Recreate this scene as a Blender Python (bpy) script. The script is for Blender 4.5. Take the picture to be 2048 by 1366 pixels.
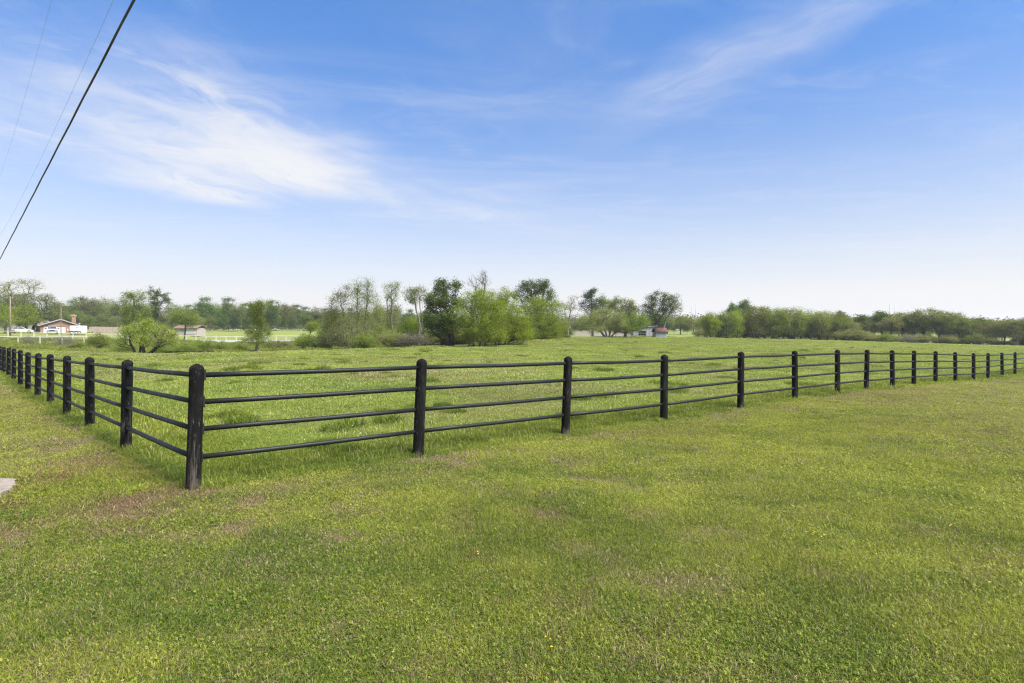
import bpy, math, random
import numpy as np
from math import radians, pi, sin, cos

for o in list(bpy.data.objects):
    bpy.data.objects.remove(o)
SC = bpy.context.scene
COL = SC.collection

# ------------------------------------------------------------------ camera
F = 1138.0          # focal length in pixels of the 2048 px wide photograph
CAM_H = 1.61
cam_data = bpy.data.cameras.new('camera')
cam_data.sensor_width = 36.0
cam_data.lens = 36.0 * F / 2048.0
cam_data.clip_start = 0.05
cam_data.clip_end = 6000
cam = bpy.data.objects.new('camera', cam_data)
COL.objects.link(cam)
cam.location = (0, 0, CAM_H)
cam.rotation_euler = (radians(90), 0, 0)
SC.camera = cam

# ------------------------------------------------------------------ light
SUN_EL, SUN_AZ = radians(52), radians(128)      # azimuth measured clockwise from +Y (view direction)
sun_data = bpy.data.lights.new('sun', 'SUN')
sun_data.energy = 4.2
sun_data.angle = radians(30)
sun_data.color = (1.0, 0.95, 0.87)
sun = bpy.data.objects.new('sun', sun_data)
COL.objects.link(sun)
sun.rotation_euler = (radians(90) - SUN_EL, 0, pi - SUN_AZ)

SC.view_settings.view_transform = 'Standard'
SC.view_settings.look = 'None'
SC.view_settings.gamma = 1.0
SC.view_settings.use_curve_mapping = False
SC.view_settings.exposure = 1.40
SC.cycles.use_denoising = True
SC.cycles.denoising_prefilter = 'NONE'      # keeps leaves and blades crisp
SC.cycles.max_bounces = 6
SC.cycles.diffuse_bounces = 2
SC.cycles.glossy_bounces = 2
SC.cycles.transmission_bounces = 4
SC.cycles.transparent_max_bounces = 8
SC.cycles.volume_bounces = 0
SC.cycles.use_adaptive_sampling = True
SC.cycles.adaptive_threshold = 0.010
SC.cycles.filter_width = 1.25


class NT:
    """small helper to write node trees"""
    def __init__(self, tree):
        self.t = tree
        tree.nodes.clear()

    def n(self, typ, **kw):
        nd = self.t.nodes.new(typ)
        for k, v in kw.items():
            setattr(nd, k, v)
        return nd

    def put(self, sock, v):
        if isinstance(v, bpy.types.NodeSocket):
            self.t.links.new(v, sock)
        elif v is not None:
            if isinstance(v, (tuple, list)) and sock.type == 'RGBA' and len(v) == 3:
                v = (*v, 1)
            sock.default_value = v

    def math(self, op, a, b=None, c=None, clamp=False):
        nd = self.n('ShaderNodeMath', operation=op, use_clamp=clamp)
        for i, v in enumerate((a, b, c)):
            if v is not None:
                self.put(nd.inputs[i], v)
        return nd.outputs[0]

    def vmath(self, op, a, b=None, out=0):
        nd = self.n('ShaderNodeVectorMath', operation=op)
        self.put(nd.inputs[0], a)
        if b is not None:
            self.put(nd.inputs[1], b)
        return nd.outputs[out]

    def mix(self, f, a, b, blend='MIX'):
        nd = self.n('ShaderNodeMix', data_type='RGBA', blend_type=blend)
        self.put(nd.inputs[0], f)
        self.put(nd.inputs[6], a)
        self.put(nd.inputs[7], b)
        return nd.outputs[2]

    def ramp(self, f, lo, hi, a=0.0, b=1.0, smooth=True):
        nd = self.n('ShaderNodeMapRange')
        nd.interpolation_type = 'SMOOTHSTEP' if smooth else 'LINEAR'
        self.put(nd.inputs[0], f)
        for i, v in enumerate((lo, hi, a, b)):
            self.put(nd.inputs[i + 1], v)
        return nd.outputs[0]

    def noise(self, vec, scale, detail=4, rough=0.55, dist=0.0):
        nd = self.n('ShaderNodeTexNoise')
        self.put(nd.inputs['Vector'], vec)
        nd.inputs['Scale'].default_value = scale
        nd.inputs['Detail'].default_value = detail
        nd.inputs['Roughness'].default_value = rough
        nd.inputs['Distortion'].default_value = dist
        return nd.outputs['Fac']

    def mapping(self, vec, loc=(0, 0, 0), rot=(0, 0, 0), scale=(1, 1, 1), typ='POINT'):
        nd = self.n('ShaderNodeMapping', vector_type=typ)
        self.put(nd.inputs['Vector'], vec)
        nd.inputs['Location'].default_value = loc
        nd.inputs['Rotation'].default_value = rot
        nd.inputs['Scale'].default_value = scale
        return nd.outputs[0]


# ------------------------------------------------------------------ sky
world = bpy.data.worlds.new('World')
SC.world = world
world.use_nodes = True
w = NT(world.node_tree)
tc = w.n('ShaderNodeTexCoord')
D = tc.outputs['Generated']
sky = w.n('ShaderNodeTexSky', sky_type='NISHITA')
sky.sun_disc = False
sky.sun_elevation = SUN_EL
sky.sun_rotation = SUN_AZ
sky.air_density = 1.0
sky.dust_density = 0.6
sky.ozone_density = 3.0
sep = w.n('ShaderNodeSeparateXYZ')
w.put(sep.inputs[0], D)
dz = sep.outputs['Z']
zc = w.math('MAXIMUM', dz, 0.035)
comb = w.n('ShaderNodeCombineXYZ')
w.put(comb.inputs[0], w.math('DIVIDE', sep.outputs['X'], zc))
w.put(comb.inputs[1], w.math('DIVIDE', sep.outputs['Y'], zc))
P = comb.outputs[0]             # where the view ray meets the cloud layer


def cloud(center, ang, sx, sy, nscale, stretch, lo, hi, power=1.0, seed=0.0, dist=0.6):
    """one wispy cirrus bank on the cloud layer: an elliptical bank with fibres along ang"""
    q = w.mapping(P, loc=center, rot=(0, 0, ang), scale=(1, 1, 1), typ='TEXTURE')
    warp = w.n('ShaderNodeTexNoise')
    w.put(warp.inputs['Vector'], q)
    warp.inputs['Scale'].default_value = 1.3
    warp.inputs['Detail'].default_value = 3
    qw = w.vmath('ADD', q, w.vmath('SCALE', w.vmath('SUBTRACT', warp.outputs['Color'], (0.5, 0.5, 0.5))))
    qw.node.inputs[1].links[0].from_node.inputs['Scale'].default_value = 0.7
    e = w.vmath('LENGTH', w.vmath('MULTIPLY', qw, (1 / sx, 1 / sy, 0)), out=1)
    m = w.ramp(e, 1.0, 0.05)
    fb = w.noise(w.vmath('ADD', w.vmath('MULTIPLY', qw, (1 / stretch, 1.0, 1.0)), (seed, seed, 0)), nscale, 9, 0.62, dist)
    c = w.ramp(fb, lo, hi)
    soft = w.math('MULTIPLY', m, w.math('ADD', w.math('MULTIPLY', c, 0.8), 0.2))
    return w.math('MULTIPLY', soft, power)


clouds = [
    cloud((-1.33, 3.28, 0), radians(70), 0.85, 0.66, 2.6, 1.3, 0.18, 0.50, 1.0, 13.1, 1.2),
    cloud((-1.38, 3.12, 0), radians(60), 1.45, 0.85, 2.4, 1.8, 0.32, 0.62, 0.90, 3.1, 1.2),
    cloud((-2.05, 3.70, 0), radians(60), 0.80, 0.60, 3.2, 1.5, 0.26, 0.54, 0.9, 17.1, 1.2),
    cloud((-1.95, 3.15, 0), radians(60), 1.5, 0.70, 2.8, 3.0, 0.40, 0.66, 0.55, 7.7, 1.2),
    cloud((-1.25, 2.40, 0), radians(58), 1.05, 0.60, 3.0, 2.4, 0.38, 0.68, 0.70, 1.2, 1.2),
    cloud((-0.85, 4.20, 0), radians(66), 0.9, 0.25, 3.0, 3.0, 0.28, 0.70, 0.34, 6.2, 0.8),
    cloud((0.74, 2.10, 0), radians(-66), 0.95, 0.34, 2.8, 2.8, 0.22, 0.72, 0.50, 5.3, 0.9),
    cloud((0.1, 2.1, 0), radians(75), 1.3, 0.6, 2.6, 3.0, 0.36, 0.78, 0.13, 9.4, 0.8),
    cloud((-2.5, 2.2, 0), radians(62), 1.5, 1.1, 2.6, 2.6, 0.40, 0.72, 0.42, 2.4, 1.0),
    cloud((-0.2, 4.4, 0), radians(40), 2.0, 0.9, 2.0, 2.4, 0.34, 0.74, 0.45, 11.4, 1.0),
]
# thin cirrus fibres over the whole sky
gen = w.noise(w.mapping(P, rot=(0, 0, radians(-60)), scale=(0.28, 1.1, 1)), 1.1, 9, 0.6, 0.9)
mott = w.noise(w.mapping(P, rot=(0, 0, radians(-40)), scale=(0.6, 1.0, 1)), 2.4, 8, 0.62, 1.2)
veil = w.math('ADD', w.math('MULTIPLY', w.ramp(gen, 0.48, 0.85), 0.30), w.math('MULTIPLY', w.ramp(mott, 0.45, 0.80), 0.16))
tot = veil
for c in clouds:
    # screen combination
    tot = w.math('SUBTRACT', 1.0, w.math('MULTIPLY', w.math('SUBTRACT', 1.0, tot), w.math('SUBTRACT', 1.0, c)))
tot = w.math('MULTIPLY', tot, w.ramp(dz, 0.03, 0.16))
SKY_K = 0.073
base = w.vmath('SCALE', sky.outputs[0])
base.node.inputs['Scale'].default_value = SKY_K
hz = w.math('POWER', w.ramp(dz, 0.52, 0.07, 0.0, 1.0, False), 2.25)
blue = w.vmath('SCALE', w.mix(1.0, base, (0.56, 0.86, 1.17), 'MULTIPLY'))
w.put(blue.node.inputs['Scale'], w.ramp(dz, 0.05, 0.5, 0.70, 1.05, False))     # thick air near the horizon dims the blue
hzc = w.mix(w.math('MULTIPLY', hz, 0.985), blue, (0.353, 0.348, 0.350))
cl = w.mix(w.math('MULTIPLY', tot, 0.94), hzc, (0.350, 0.350, 0.357))
bg = w.n('ShaderNodeBackground')
w.put(bg.inputs[0], cl)
bg.inputs[1].default_value = 1.0
out = w.n('ShaderNodeOutputWorld')
w.t.links.new(bg.outputs[0], out.inputs[0])

# ------------------------------------------------------------------ helpers


def W(px, py, d):
    """world point that stands d metres away and shows at pixel (px, py) of the photograph"""
    return np.array([(px - 1024) * d / F, d, CAM_H - (py - 683) * d / F])


def hash2(ix, iy, seed):
    h = (ix.astype(np.int64) * 374761393 + iy.astype(np.int64) * 668265263 + seed * 974634533) & 0xffffffff
    h = ((h ^ (h >> 13)) * 1274126177) & 0xffffffff
    h = (h ^ (h >> 16)) & 0xffffffff
    return h / 4294967295.0


def vnoise(x, y, seed=0):
    x = np.asarray(x, float); y = np.asarray(y, float)
    ix = np.floor(x); iy = np.floor(y)
    fx = x - ix; fy = y - iy
    fx = fx * fx * (3 - 2 * fx); fy = fy * fy * (3 - 2 * fy)
    a = hash2(ix, iy, seed); b = hash2(ix + 1, iy, seed)
    c = hash2(ix, iy + 1, seed); d = hash2(ix + 1, iy + 1, seed)
    return (a * (1 - fx) + b * fx) * (1 - fy) + (c * (1 - fx) + d * fx) * fy


def fbm(x, y, seed=0, octv=4):
    s = 0; a = 0.5; t = 0
    for i in range(octv):
        s = s + a * vnoise(x, y, seed + i * 17); t += a
        x = x * 2.03 + 5.1; y = y * 2.03 + 1.7; a *= 0.5
    return s / t


# ------------------------------------------------------------------ terrain
CORNER = W(391, 980, F * 1.37 / 253)[:2]
R_ANG, L_ANG = radians(39.8), radians(45.2)
R_DIR = np.array([cos(R_ANG), sin(R_ANG)]); L_DIR = np.array([-cos(L_ANG), sin(L_ANG)])
# (x of post middle, y of top, y of base, x lean from base to top)
R_POSTS = [(391, 727, 980, 9), (840, 717, 917, 7), (1134, 712, 875, 7), (1328, 709, 842, 1), (1481, 703, 818, 0),
           (1590, 701, 798, 0), (1675, 699, 785, 0), (1733, 699, 782, 1), (1785, 700, 775, 0), (1828, 701, 771, 1),
           (1871, 702, 768, 0), (1911, 704, 766, 0), (1947, 706, 764, 0), (1976, 706, 763, 0), (2004, 705, 757, -1),
           (2030, 704, 752, 0), (2057, 703, 748, 0), (2083, 702, 744, 0), (2107, 701, 741, 0)]
L_POSTS = [(253, 719, 895, 2), (180, 714, 854, 1), (134, 711, 826, 0), (101, 708, 806, 0), (75.5, 706, 794, 1),
           (56, 704, 779, 0), (41, 700, 768, 0), (27.5, 697, 757, 0), (17, 695, 751, 0), (8, 693.5, 746, 0),
           (0, 692, 741, 0), (-8, 690, 735, 0), (-15, 689, 730, 0)]


def on_line(px, dr):
    a = (px - 1024) / F
    t = (a * CORNER[1] - CORNER[0]) / (dr[0] - a * dr[1])
    return CORNER + t * dr


CP = []   # terrain control points (x, y, z)
for px, yt, yb, ln in R_POSTS:
    p = on_line(px, R_DIR)
    CP.append((p[0], p[1], W(px, yt, p[1])[2] * 0.5 + W(px, yb, p[1])[2] * 0.5 - 0.685))
for px, yt, yb, ln in L_POSTS:
    p = on_line(px, L_DIR)
    CP.append((p[0], p[1], W(px, yt, p[1])[2] * 0.5 + W(px, yb, p[1])[2] * 0.5 - 0.685))
FENCE_Z = {}
for gx in (-9, -3, 0, 3, 9, 16):
    for gy in (-8, -2, 2.5, 5):
        CP.append((gx, gy, 0.0))
for gx, gy, z in ((-25, 10, 0.1), (-25, -15, 0), (25, -15, 0), (25, 10, -.1), (-60, 20, .4), (60, 20, -.1), (0, -60, 0), (-60, -60, 0), (60, -60, 0)):
    CP.append((gx, gy, z))
PIX = [
    # edge of the pasture (pixel, pixel, distance)
    (-150, 694, 60), (40, 700, 56), (150, 705, 54), (300, 708.5, 52), (450, 707, 53), (600, 703.5, 56), (680, 702.5, 58),
    (750, 699, 62), (840, 694, 64), (930, 695, 60), (1000, 690, 65), (1060, 683, 75), (1130, 678, 88), (1230, 675, 100),
    (1310, 675, 110), (1400, 675, 125), (1500, 677, 125), (1600, 678, 125), (1700, 681, 122), (1850, 686, 116), (2048, 692, 108),
    (2250, 697, 100),
    # middle of the pasture
    (700, 735, 28), (1000, 728, 32), (1300, 712, 45), (1600, 706, 52), (1900, 706, 54), (400, 728, 30), (1100, 695, 60), (1500, 692, 75),
    (1800, 695, 75), (1000, 760, 20), (500, 775, 16),
    # beyond the creek
    (36, 689, 92), (82, 688, 92), (163, 689, 91), (235, 690, 90), (330, 694, 84), (450, 692, 84), (560, 694, 82), (660, 692, 82), (760, 690, 84),
    (16, 674, 114), (100, 677, 113), (178, 679, 113), (230, 681, 112), (362, 684, 112), (463, 685, 112), (571, 684, 112), (690, 682, 112),
    (130, 668, 130), (45, 667, 128), (260, 670, 130), (420, 671, 150), (600, 670, 150), (760, 672, 150),
    (450, 661, 200), (600, 660, 200), (250, 660, 200), (50, 658, 200), (-200, 660, 200), (900, 662, 200),
    (1350, 668, 180), (1200, 668, 180), (1550, 672, 180), (1750, 676, 180), (2000, 684, 180), (2300, 690, 180),
]
for px, py, d in PIX:
    CP.append(tuple(W(px, py, d)))
for a in range(-180, 180, 20):
    for r, z in ((380, 8.5), (800, 19)):
        zz = z * max(0.25, cos(radians(a))) ** 1.3
        CP.append((r * sin(radians(a)), r * cos(radians(a)), zz))
# the creek bed
for px, d, z in ((360, 60, .05), (360, 66, .05), (430, 62, .3), (600, 64, .25), (640, 66, .28), (560, 64, .3)):
    CP.append(((px - 1024) * d / F, d, z))
CP = np.array(CP)


def warp(x, y):
    r = np.hypot(x, y) + 1e-6
    k = np.log1p(r / 12.0) / r
    return np.stack([x * k, y * k], -1)


def tps_k(d2):
    return 0.5 * d2 * np.log(d2 + 1e-9)


_Q = warp(CP[:, 0], CP[:, 1])
_n = len(_Q)
_K = tps_k(((_Q[:, None] - _Q[None]) ** 2).sum(-1)) + np.eye(_n) * 0.002
_Pm = np.hstack([np.ones((_n, 1)), _Q])
_A = np.zeros((_n + 3, _n + 3)); _A[:_n, :_n] = _K; _A[:_n, _n:] = _Pm; _A[_n:, :_n] = _Pm.T
_ZS = np.sign(CP[:, 2]) * np.log1p(np.abs(CP[:, 2]))
_sol = np.linalg.solve(_A, np.concatenate([_ZS, np.zeros(3)]))


def inside(x, y):
    """signed: >0 in the pasture (behind the black fence), metres from the nearer fence line"""
    vx, vy = x - CORNER[0], y - CORNER[1]
    a = -vx * R_DIR[1] + vy * R_DIR[0]
    b = vx * L_DIR[1] - vy * L_DIR[0]
    return np.minimum(a, b)


def gz(x, y, micro=True):
    x = np.atleast_1d(np.asarray(x, float)); y = np.atleast_1d(np.asarray(y, float))
    res = np.empty(x.shape)
    for i in range(0, x.size, 20000):
        q = warp(x.flat[i:i + 20000], y.flat[i:i + 20000])
        k = tps_k(((q[:, None] - _Q[None]) ** 2).sum(-1))
        res.flat[i:i + 20000] = k @ _sol[:_n] + _sol[_n] + q @ _sol[_n + 1:]
    res = np.sign(res) * np.expm1(np.abs(res))
    if micro:
        r = np.hypot(x, y)
        past = np.clip(inside(x, y) / 2.0, 0, 1)
        res = res + (fbm(x * 0.9, y * 0.9, 5, 3) - 0.5) * 0.05
        res = res + past * (fbm(x * 0.35, y * 0.35, 9, 4) - 0.5) * 0.16 * np.clip(r / 20, 0.3, 1.6)
    return res


def gz1(x, y):
    return float(gz(x, y)[0])


def mesh_from(name, verts, faces, mat=None, smooth=False, attrs=None):
    """verts (n,3), faces (m,k) arrays of one polygon size, or a list of lists"""
    me = bpy.data.meshes.new(name)
    if isinstance(faces, np.ndarray):
        m, k = faces.shape
        me.vertices.add(len(verts)); me.vertices.foreach_set('co', np.asarray(verts, np.float32).ravel())
        me.loops.add(m * k); me.loops.foreach_set('vertex_index', faces.astype(np.int32).ravel())
        me.polygons.add(m); me.polygons.foreach_set('loop_start', np.arange(0, m * k, k, dtype=np.int32))
        me.update(calc_edges=True)
    else:
        me.from_pydata([tuple(v) for v in verts], [], faces)
        me.update()
    if smooth:
        me.polygons.foreach_set('use_smooth', np.ones(len(me.polygons), bool))
    for k, v in (attrs or {}).items():
        at = me.attributes.new(k, 'FLOAT', 'POINT')
        at.data.foreach_set('value', np.asarray(v, np.float32))
    if mat:
        me.materials.append(mat)
    return me


class MB:
    """collects shapes into one mesh"""
    def __init__(self):
        self.v = []; self.f = []

    def add(self, vs, fs):
        o = len(self.v)
        self.v += [tuple(map(float, p)) for p in vs]
        self.f += [[i + o for i in q] for q in fs]
        return self

    def box(self, c, s, rz=0.0):
        x, y, z = [k / 2 for k in s]
        vs = []
        for k in range(8):
            a, b, d = (x if k & 1 else -x), (y if k & 2 else -y), (z if k & 4 else -z)
            vs.append((c[0] + a * cos(rz) - b * sin(rz), c[1] + a * sin(rz) + b * cos(rz), c[2] + d))
        return self.add(vs, [[0, 2, 3, 1], [4, 5, 7, 6], [0, 1, 5, 4], [2, 6, 7, 3], [0, 4, 6, 2], [1, 3, 7, 5]])

    def tube(self, pts, rad, n=8, cap=True):
        pts = [np.array(p, float) for p in pts]
        if np.isscalar(rad):
            rad = [rad] * len(pts)
        rings = []
        for i, p in enumerate(pts):
            t = pts[min(i + 1, len(pts) - 1)] - pts[max(i - 1, 0)]
            t = t / (np.linalg.norm(t) + 1e-9)
            up = np.array([0, 0, 1.0]) if abs(t[2]) < 0.95 else np.array([1.0, 0, 0])
            a = np.cross(t, up); a /= np.linalg.norm(a); b = np.cross(t, a)
            rings.append([p + rad[i] * (cos(2 * pi * k / n) * a + sin(2 * pi * k / n) * b) for k in range(n)])
        vs = [q for r in rings for q in r]
        fs = []
        for i in range(len(pts) - 1):
            for k in range(n):
                fs.append([i * n + k, (i + 1) * n + k, (i + 1) * n + (k + 1) % n, i * n + (k + 1) % n])
        if cap:
            fs.append(list(range(n)))
            fs.append([len(vs) - 1 - k for k in range(n)])
        return self.add(vs, fs)

    def prism(self, prof, axis, a0, a1):
        """closed 2-D profile extruded along axis ('x','y') from a0 to a1; profile in (other, z)"""
        n = len(prof)
        mk = (lambda u, z, a: (a, u, z)) if axis == 'x' else (lambda u, z, a: (u, a, z))
        vs = [mk(u, z, a0) for u, z in prof] + [mk(u, z, a1) for u, z in prof]
        fs = [[i, (i + 1) % n, n + (i + 1) % n, n + i] for i in range(n)]
        fs += [list(range(n))[::-1], [n + i for i in range(n)]]
        return self.add(vs, fs)

    def lathe(self, prof, n=16, c=(0, 0, 0)):
        vs = []; fs = []
        for r, z in prof:
            for k in range(n):
                vs.append((c[0] + r * cos(2 * pi * k / n), c[1] + r * sin(2 * pi * k / n), c[2] + z))
        for i in range(len(prof) - 1):
            for k in range(n):
                fs.append([i * n + k, i * n + (k + 1) % n, (i + 1) * n + (k + 1) % n, (i + 1) * n + k])
        fs.append([(len(prof) - 1) * n + k for k in range(n)])
        return self.add(vs, fs)

    def mesh(self, name, mat, smooth=False):
        me = mesh_from(name, self.v, self.f, mat)
        import bmesh
        bm = bmesh.new(); bm.from_mesh(me)
        bmesh.ops.recalc_face_normals(bm, faces=bm.faces)
        bm.to_mesh(me); bm.free()
        if smooth:
            me.polygons.foreach_set('use_smooth', np.ones(len(me.polygons), bool))
        return me

    def obj(self, name, mat, parent=None, smooth=False):
        return link(name, self.mesh(name, mat, smooth), parent)


def link(name, me, parent=None, loc=None, rot=None, scale=None):
    o = bpy.data.objects.new(name, me)
    COL.objects.link(o)
    if parent:
        o.parent = parent
    if loc is not None:
        o.location = tuple(map(float, loc))
    if rot is not None:
        o.rotation_euler = rot
    if scale is not None:
        o.scale = scale
    return o


def tag(o, label=None, cat=None, group=None, kind=None):
    if label: o['label'] = label
    if cat: o['category'] = cat
    if group: o['group'] = group
    if kind: o['kind'] = kind
    return o


def thing(name, label, cat, loc=(0, 0, 0), rz=0, group=None):
    o = link(name, None, loc=loc, rot=(0, 0, rz))
    o.empty_display_size = 0.3
    return tag(o, label, cat, group)


# ------------------------------------------------------------------ materials
def new_mat(name):
    m = bpy.data.materials.new(name)
    m.use_nodes = True
    return m, NT(m.node_tree)


def finish(t, shader):
    o = t.n('ShaderNodeOutputMaterial')
    t.t.links.new(shader, o.inputs[0])


def pbsdf(t, col, rough=0.7, metal=0.0, spec=0.5, normal=None, **kw):
    b = t.n('ShaderNodeBsdfPrincipled')
    t.put(b.inputs['Base Color'], col)
    t.put(b.inputs['Roughness'], rough)
    t.put(b.inputs['Metallic'], metal)
    t.put(b.inputs['Specular IOR Level'], spec)
    if normal is not None:
        t.put(b.inputs['Normal'], normal)
    for k, v in kw.items():
        t.put(b.inputs[k], v)
    return b.outputs[0]


def bump(t, h, strength=0.3, dist=0.01):
    b = t.n('ShaderNodeBump')
    b.inputs['Strength'].default_value = strength
    b.inputs['Distance'].default_value = dist
    t.put(b.inputs['Height'], h)
    return b.outputs[0]


def plain(name, col, rough=0.6, metal=0.0, var=0.15, nscale=6.0, spec=0.5):
    m, t = new_mat(name)
    g = t.n('ShaderNodeNewGeometry')
    nz = t.noise(g.outputs['Position'], nscale, 5, 0.6)
    c2 = tuple(c * (1 - var * 2) for c in col)
    finish(t, pbsdf(t, t.mix(t.ramp(nz, 0.3, 0.7), c2, col), rough, metal, spec))
    return m


def foliage(name, dark, light, trans=0.35):
    m, t = new_mat(name)
    a = t.n('ShaderNodeAttribute', attribute_name='rnd').outputs['Fac']
    b = t.n('ShaderNodeAttribute', attribute_name='clump').outputs['Fac']
    oi = t.n('ShaderNodeObjectInfo').outputs['Random']
    f = t.math('ADD', t.math('MULTIPLY', a, 0.35), t.math('MULTIPLY', b, 0.65))
    c = t.mix(f, dark, light)
    v = t.math('ADD', 0.74, t.math('MULTIPLY', oi, 0.50))
    hsv = t.n('ShaderNodeHueSaturation')
    t.put(hsv.inputs['Color'], c)
    t.put(hsv.inputs['Value'], v)
    t.put(hsv.inputs['Hue'], t.math('ADD', 0.49, t.math('MULTIPLY', oi, 0.02)))
    c = hsv.outputs[0]
    d = t.n('ShaderNodeBsdfDiffuse'); t.put(d.inputs[0], c)
    tr = t.n('ShaderNodeBsdfTranslucent'); t.put(tr.inputs[0], t.mix(1.0, c, (1.15, 1.1, 0.6), 'MULTIPLY'))
    mx = t.n('ShaderNodeMixShader'); mx.inputs[0].default_value = trans
    t.t.links.new(d.outputs[0], mx.inputs[1]); t.t.links.new(tr.outputs[0], mx.inputs[2])
    finish(t, mx.outputs[0])
    return m


def bark(name, c1, c2):
    m, t = new_mat(name)
    g = t.n('ShaderNodeNewGeometry')
    nz = t.noise(t.mapping(g.outputs['Position'], scale=(3, 3, 0.6)), 4, 5, 0.6)
    finish(t, pbsdf(t, t.mix(nz, c1, c2), 0.9, spec=0.2))
    return m


M = {}
M['leaf_bright'] = foliage('leaf_bright', (0.150, 0.225, 0.018), (0.310, 0.380, 0.040), 0.5)
M['leaf_mid'] = foliage('leaf_mid', (0.115, 0.168, 0.028), (0.245, 0.290, 0.060), 0.52)
M['leaf_dark'] = foliage('leaf_dark', (0.055, 0.100, 0.018), (0.130, 0.190, 0.036), 0.4)
M['leaf_olive'] = foliage('leaf_olive', (0.145, 0.170, 0.042), (0.265, 0.285, 0.085), 0.52)
M['leaf_willow'] = foliage('leaf_willow', (0.170, 0.215, 0.035), (0.330, 0.370, 0.075), 0.5)
M['leaf_pine'] = foliage('leaf_pine', (0.030, 0.052, 0.018), (0.068, 0.095, 0.034), 0.2)
M['leaf_grey'] = foliage('leaf_grey', (0.130, 0.145, 0.050), (0.240, 0.245, 0.090), 0.4)
M['leaf_far'] = foliage('leaf_far', (0.095, 0.135, 0.030), (0.190, 0.225, 0.056), 0.4)
M['leaf_yellow'] = foliage('leaf_yellow', (0.180, 0.200, 0.030), (0.300, 0.310, 0.050), 0.4)
M['bark'] = bark('bark', (0.050, 0.042, 0.034), (0.135, 0.118, 0.098))
M['bark_grey'] = bark('bark_grey', (0.10, 0.085, 0.07), (0.20, 0.175, 0.15))
M['bark_dark'] = bark('bark_dark', (0.022, 0.018, 0.014), (0.06, 0.05, 0.04))

# weathered black timber of the fence posts
m, t = new_mat('post_wood')
tcn = t.n('ShaderNodeTexCoord').outputs['Object']
oi = t.n('ShaderNodeObjectInfo').outputs['Random']
off = t.n('ShaderNodeCombineXYZ')
for i in range(3):
    t.put(off.inputs[i], t.math('MULTIPLY', oi, 37.0 + i * 11))
q = t.vmath('ADD', tcn, off.outputs[0])
grain = t.noise(t.mapping(q, scale=(34, 34, 1.6)), 1.6, 7, 0.65, 0.3)
big = t.noise(t.mapping(q, scale=(5, 5, 2.2)), 1.0, 5, 0.6, 0.4)
sepo = t.n('ShaderNodeSeparateXYZ'); t.put(sepo.inputs[0], tcn)
low = t.ramp(sepo.outputs['Z'], 0.95, 0.0)
wear = t.math('MULTIPLY', t.ramp(big, 0.47, 0.62), t.math('MULTIPLY', t.ramp(grain, 0.44, 0.60), t.math('ADD', 0.12, t.math('MULTIPLY', low, 0.88))))
foot = t.math('MULTIPLY', t.ramp(sepo.outputs['Z'], 0.17, 0.02), t.ramp(big, 0.40, 0.60))
scr = t.math('MULTIPLY', t.ramp(t.noise(t.mapping(q, scale=(60, 60, 9)), 1.5, 4, 0.6), 0.63, 0.69), 0.8)
pc = t.mix(grain, (0.003, 0.003, 0.0029), (0.010, 0.0095, 0.009))
pc = t.mix(t.math('MULTIPLY', t.ramp(big, 0.40, 0.75), 0.5), pc, (0.012, 0.011, 0.010))
pc = t.mix(t.math('MULTIPLY', wear, 0.7), pc, (0.120, 0.105, 0.085))
pc = t.mix(t.math('MULTIPLY', foot, 0.6), pc, (0.14, 0.110, 0.080))
pc = t.mix(scr, pc, (0.15, 0.14, 0.13))
finish(t, pbsdf(t, pc, t.ramp(grain, 0.2, 0.8, 0.66, 0.92), spec=0.10, normal=bump(t, grain, 0.7, 0.012)))
M['post'] = m

m, t = new_mat('rail_paint')
g = t.n('ShaderNodeNewGeometry').outputs['Position']
nz = t.noise(g, 9, 6, 0.65)
sp = t.ramp(t.noise(g, 40, 4, 0.6), 0.70, 0.74)
rc = t.mix(nz, (0.006, 0.0075, 0.007), (0.015, 0.017, 0.0155))
rc = t.mix(t.math('MULTIPLY', sp, 0.4), rc, (0.22, 0.20, 0.17))
finish(t, pbsdf(t, rc, t.ramp(nz, 0.3, 0.7, 0.45, 0.60), spec=0.27, normal=bump(t, t.noise(g, 90, 3), 0.12, 0.003)))
M['rail'] = m
M['hole_shade'] = plain('hole_shade_black', (0.004, 0.004, 0.004), 0.8, spec=0.1)  # near-black that paints the shade of the rail holes
M['white_pipe'] = plain('white_pipe_paint', (0.56, 0.53, 0.44), 0.5, var=0.1, nscale=2)
M['wire_steel'] = plain('wire_steel', (0.18, 0.175, 0.16), 0.5, 0.6)
M['wire_alu'] = plain('wire_aluminium', (0.30, 0.31, 0.33), 0.5, 0.3)
M['cable'] = plain('cable_black', (0.045, 0.047, 0.052), 0.6)
M['concrete'] = plain('concrete', (0.27, 0.225, 0.18), 0.9, var=0.2, nscale=9)
M['white_paint'] = plain('white_paint', (0.46, 0.455, 0.44), 0.4, var=0.04, nscale=1)
M['door_paint'] = plain('door_paint', (0.52, 0.49, 0.46), 0.6, var=0.05, nscale=1)
M['glass'] = plain('dark_glass', (0.05, 0.06, 0.07), 0.08, spec=0.8)
M['tyre'] = plain('tyre_rubber', (0.015, 0.015, 0.015), 0.85)
M['chrome'] = plain('rim_metal', (0.5, 0.5, 0.5), 0.3, 0.8)
M['red'] = plain('red_print', (0.45, 0.05, 0.07), 0.5)
M['blue'] = plain('blue_print', (0.18, 0.30, 0.42), 0.5)
M['roof_shingle'] = plain('roof_shingle', (0.070, 0.066, 0.064), 0.9, var=0.25, nscale=4)
M['trim'] = plain('trim_paint', (0.36, 0.34, 0.32), 0.6, var=0.05)
M['rust'] = plain('rusty_sheet', (0.165, 0.076, 0.048), 0.9, var=0.3, nscale=3)
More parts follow.
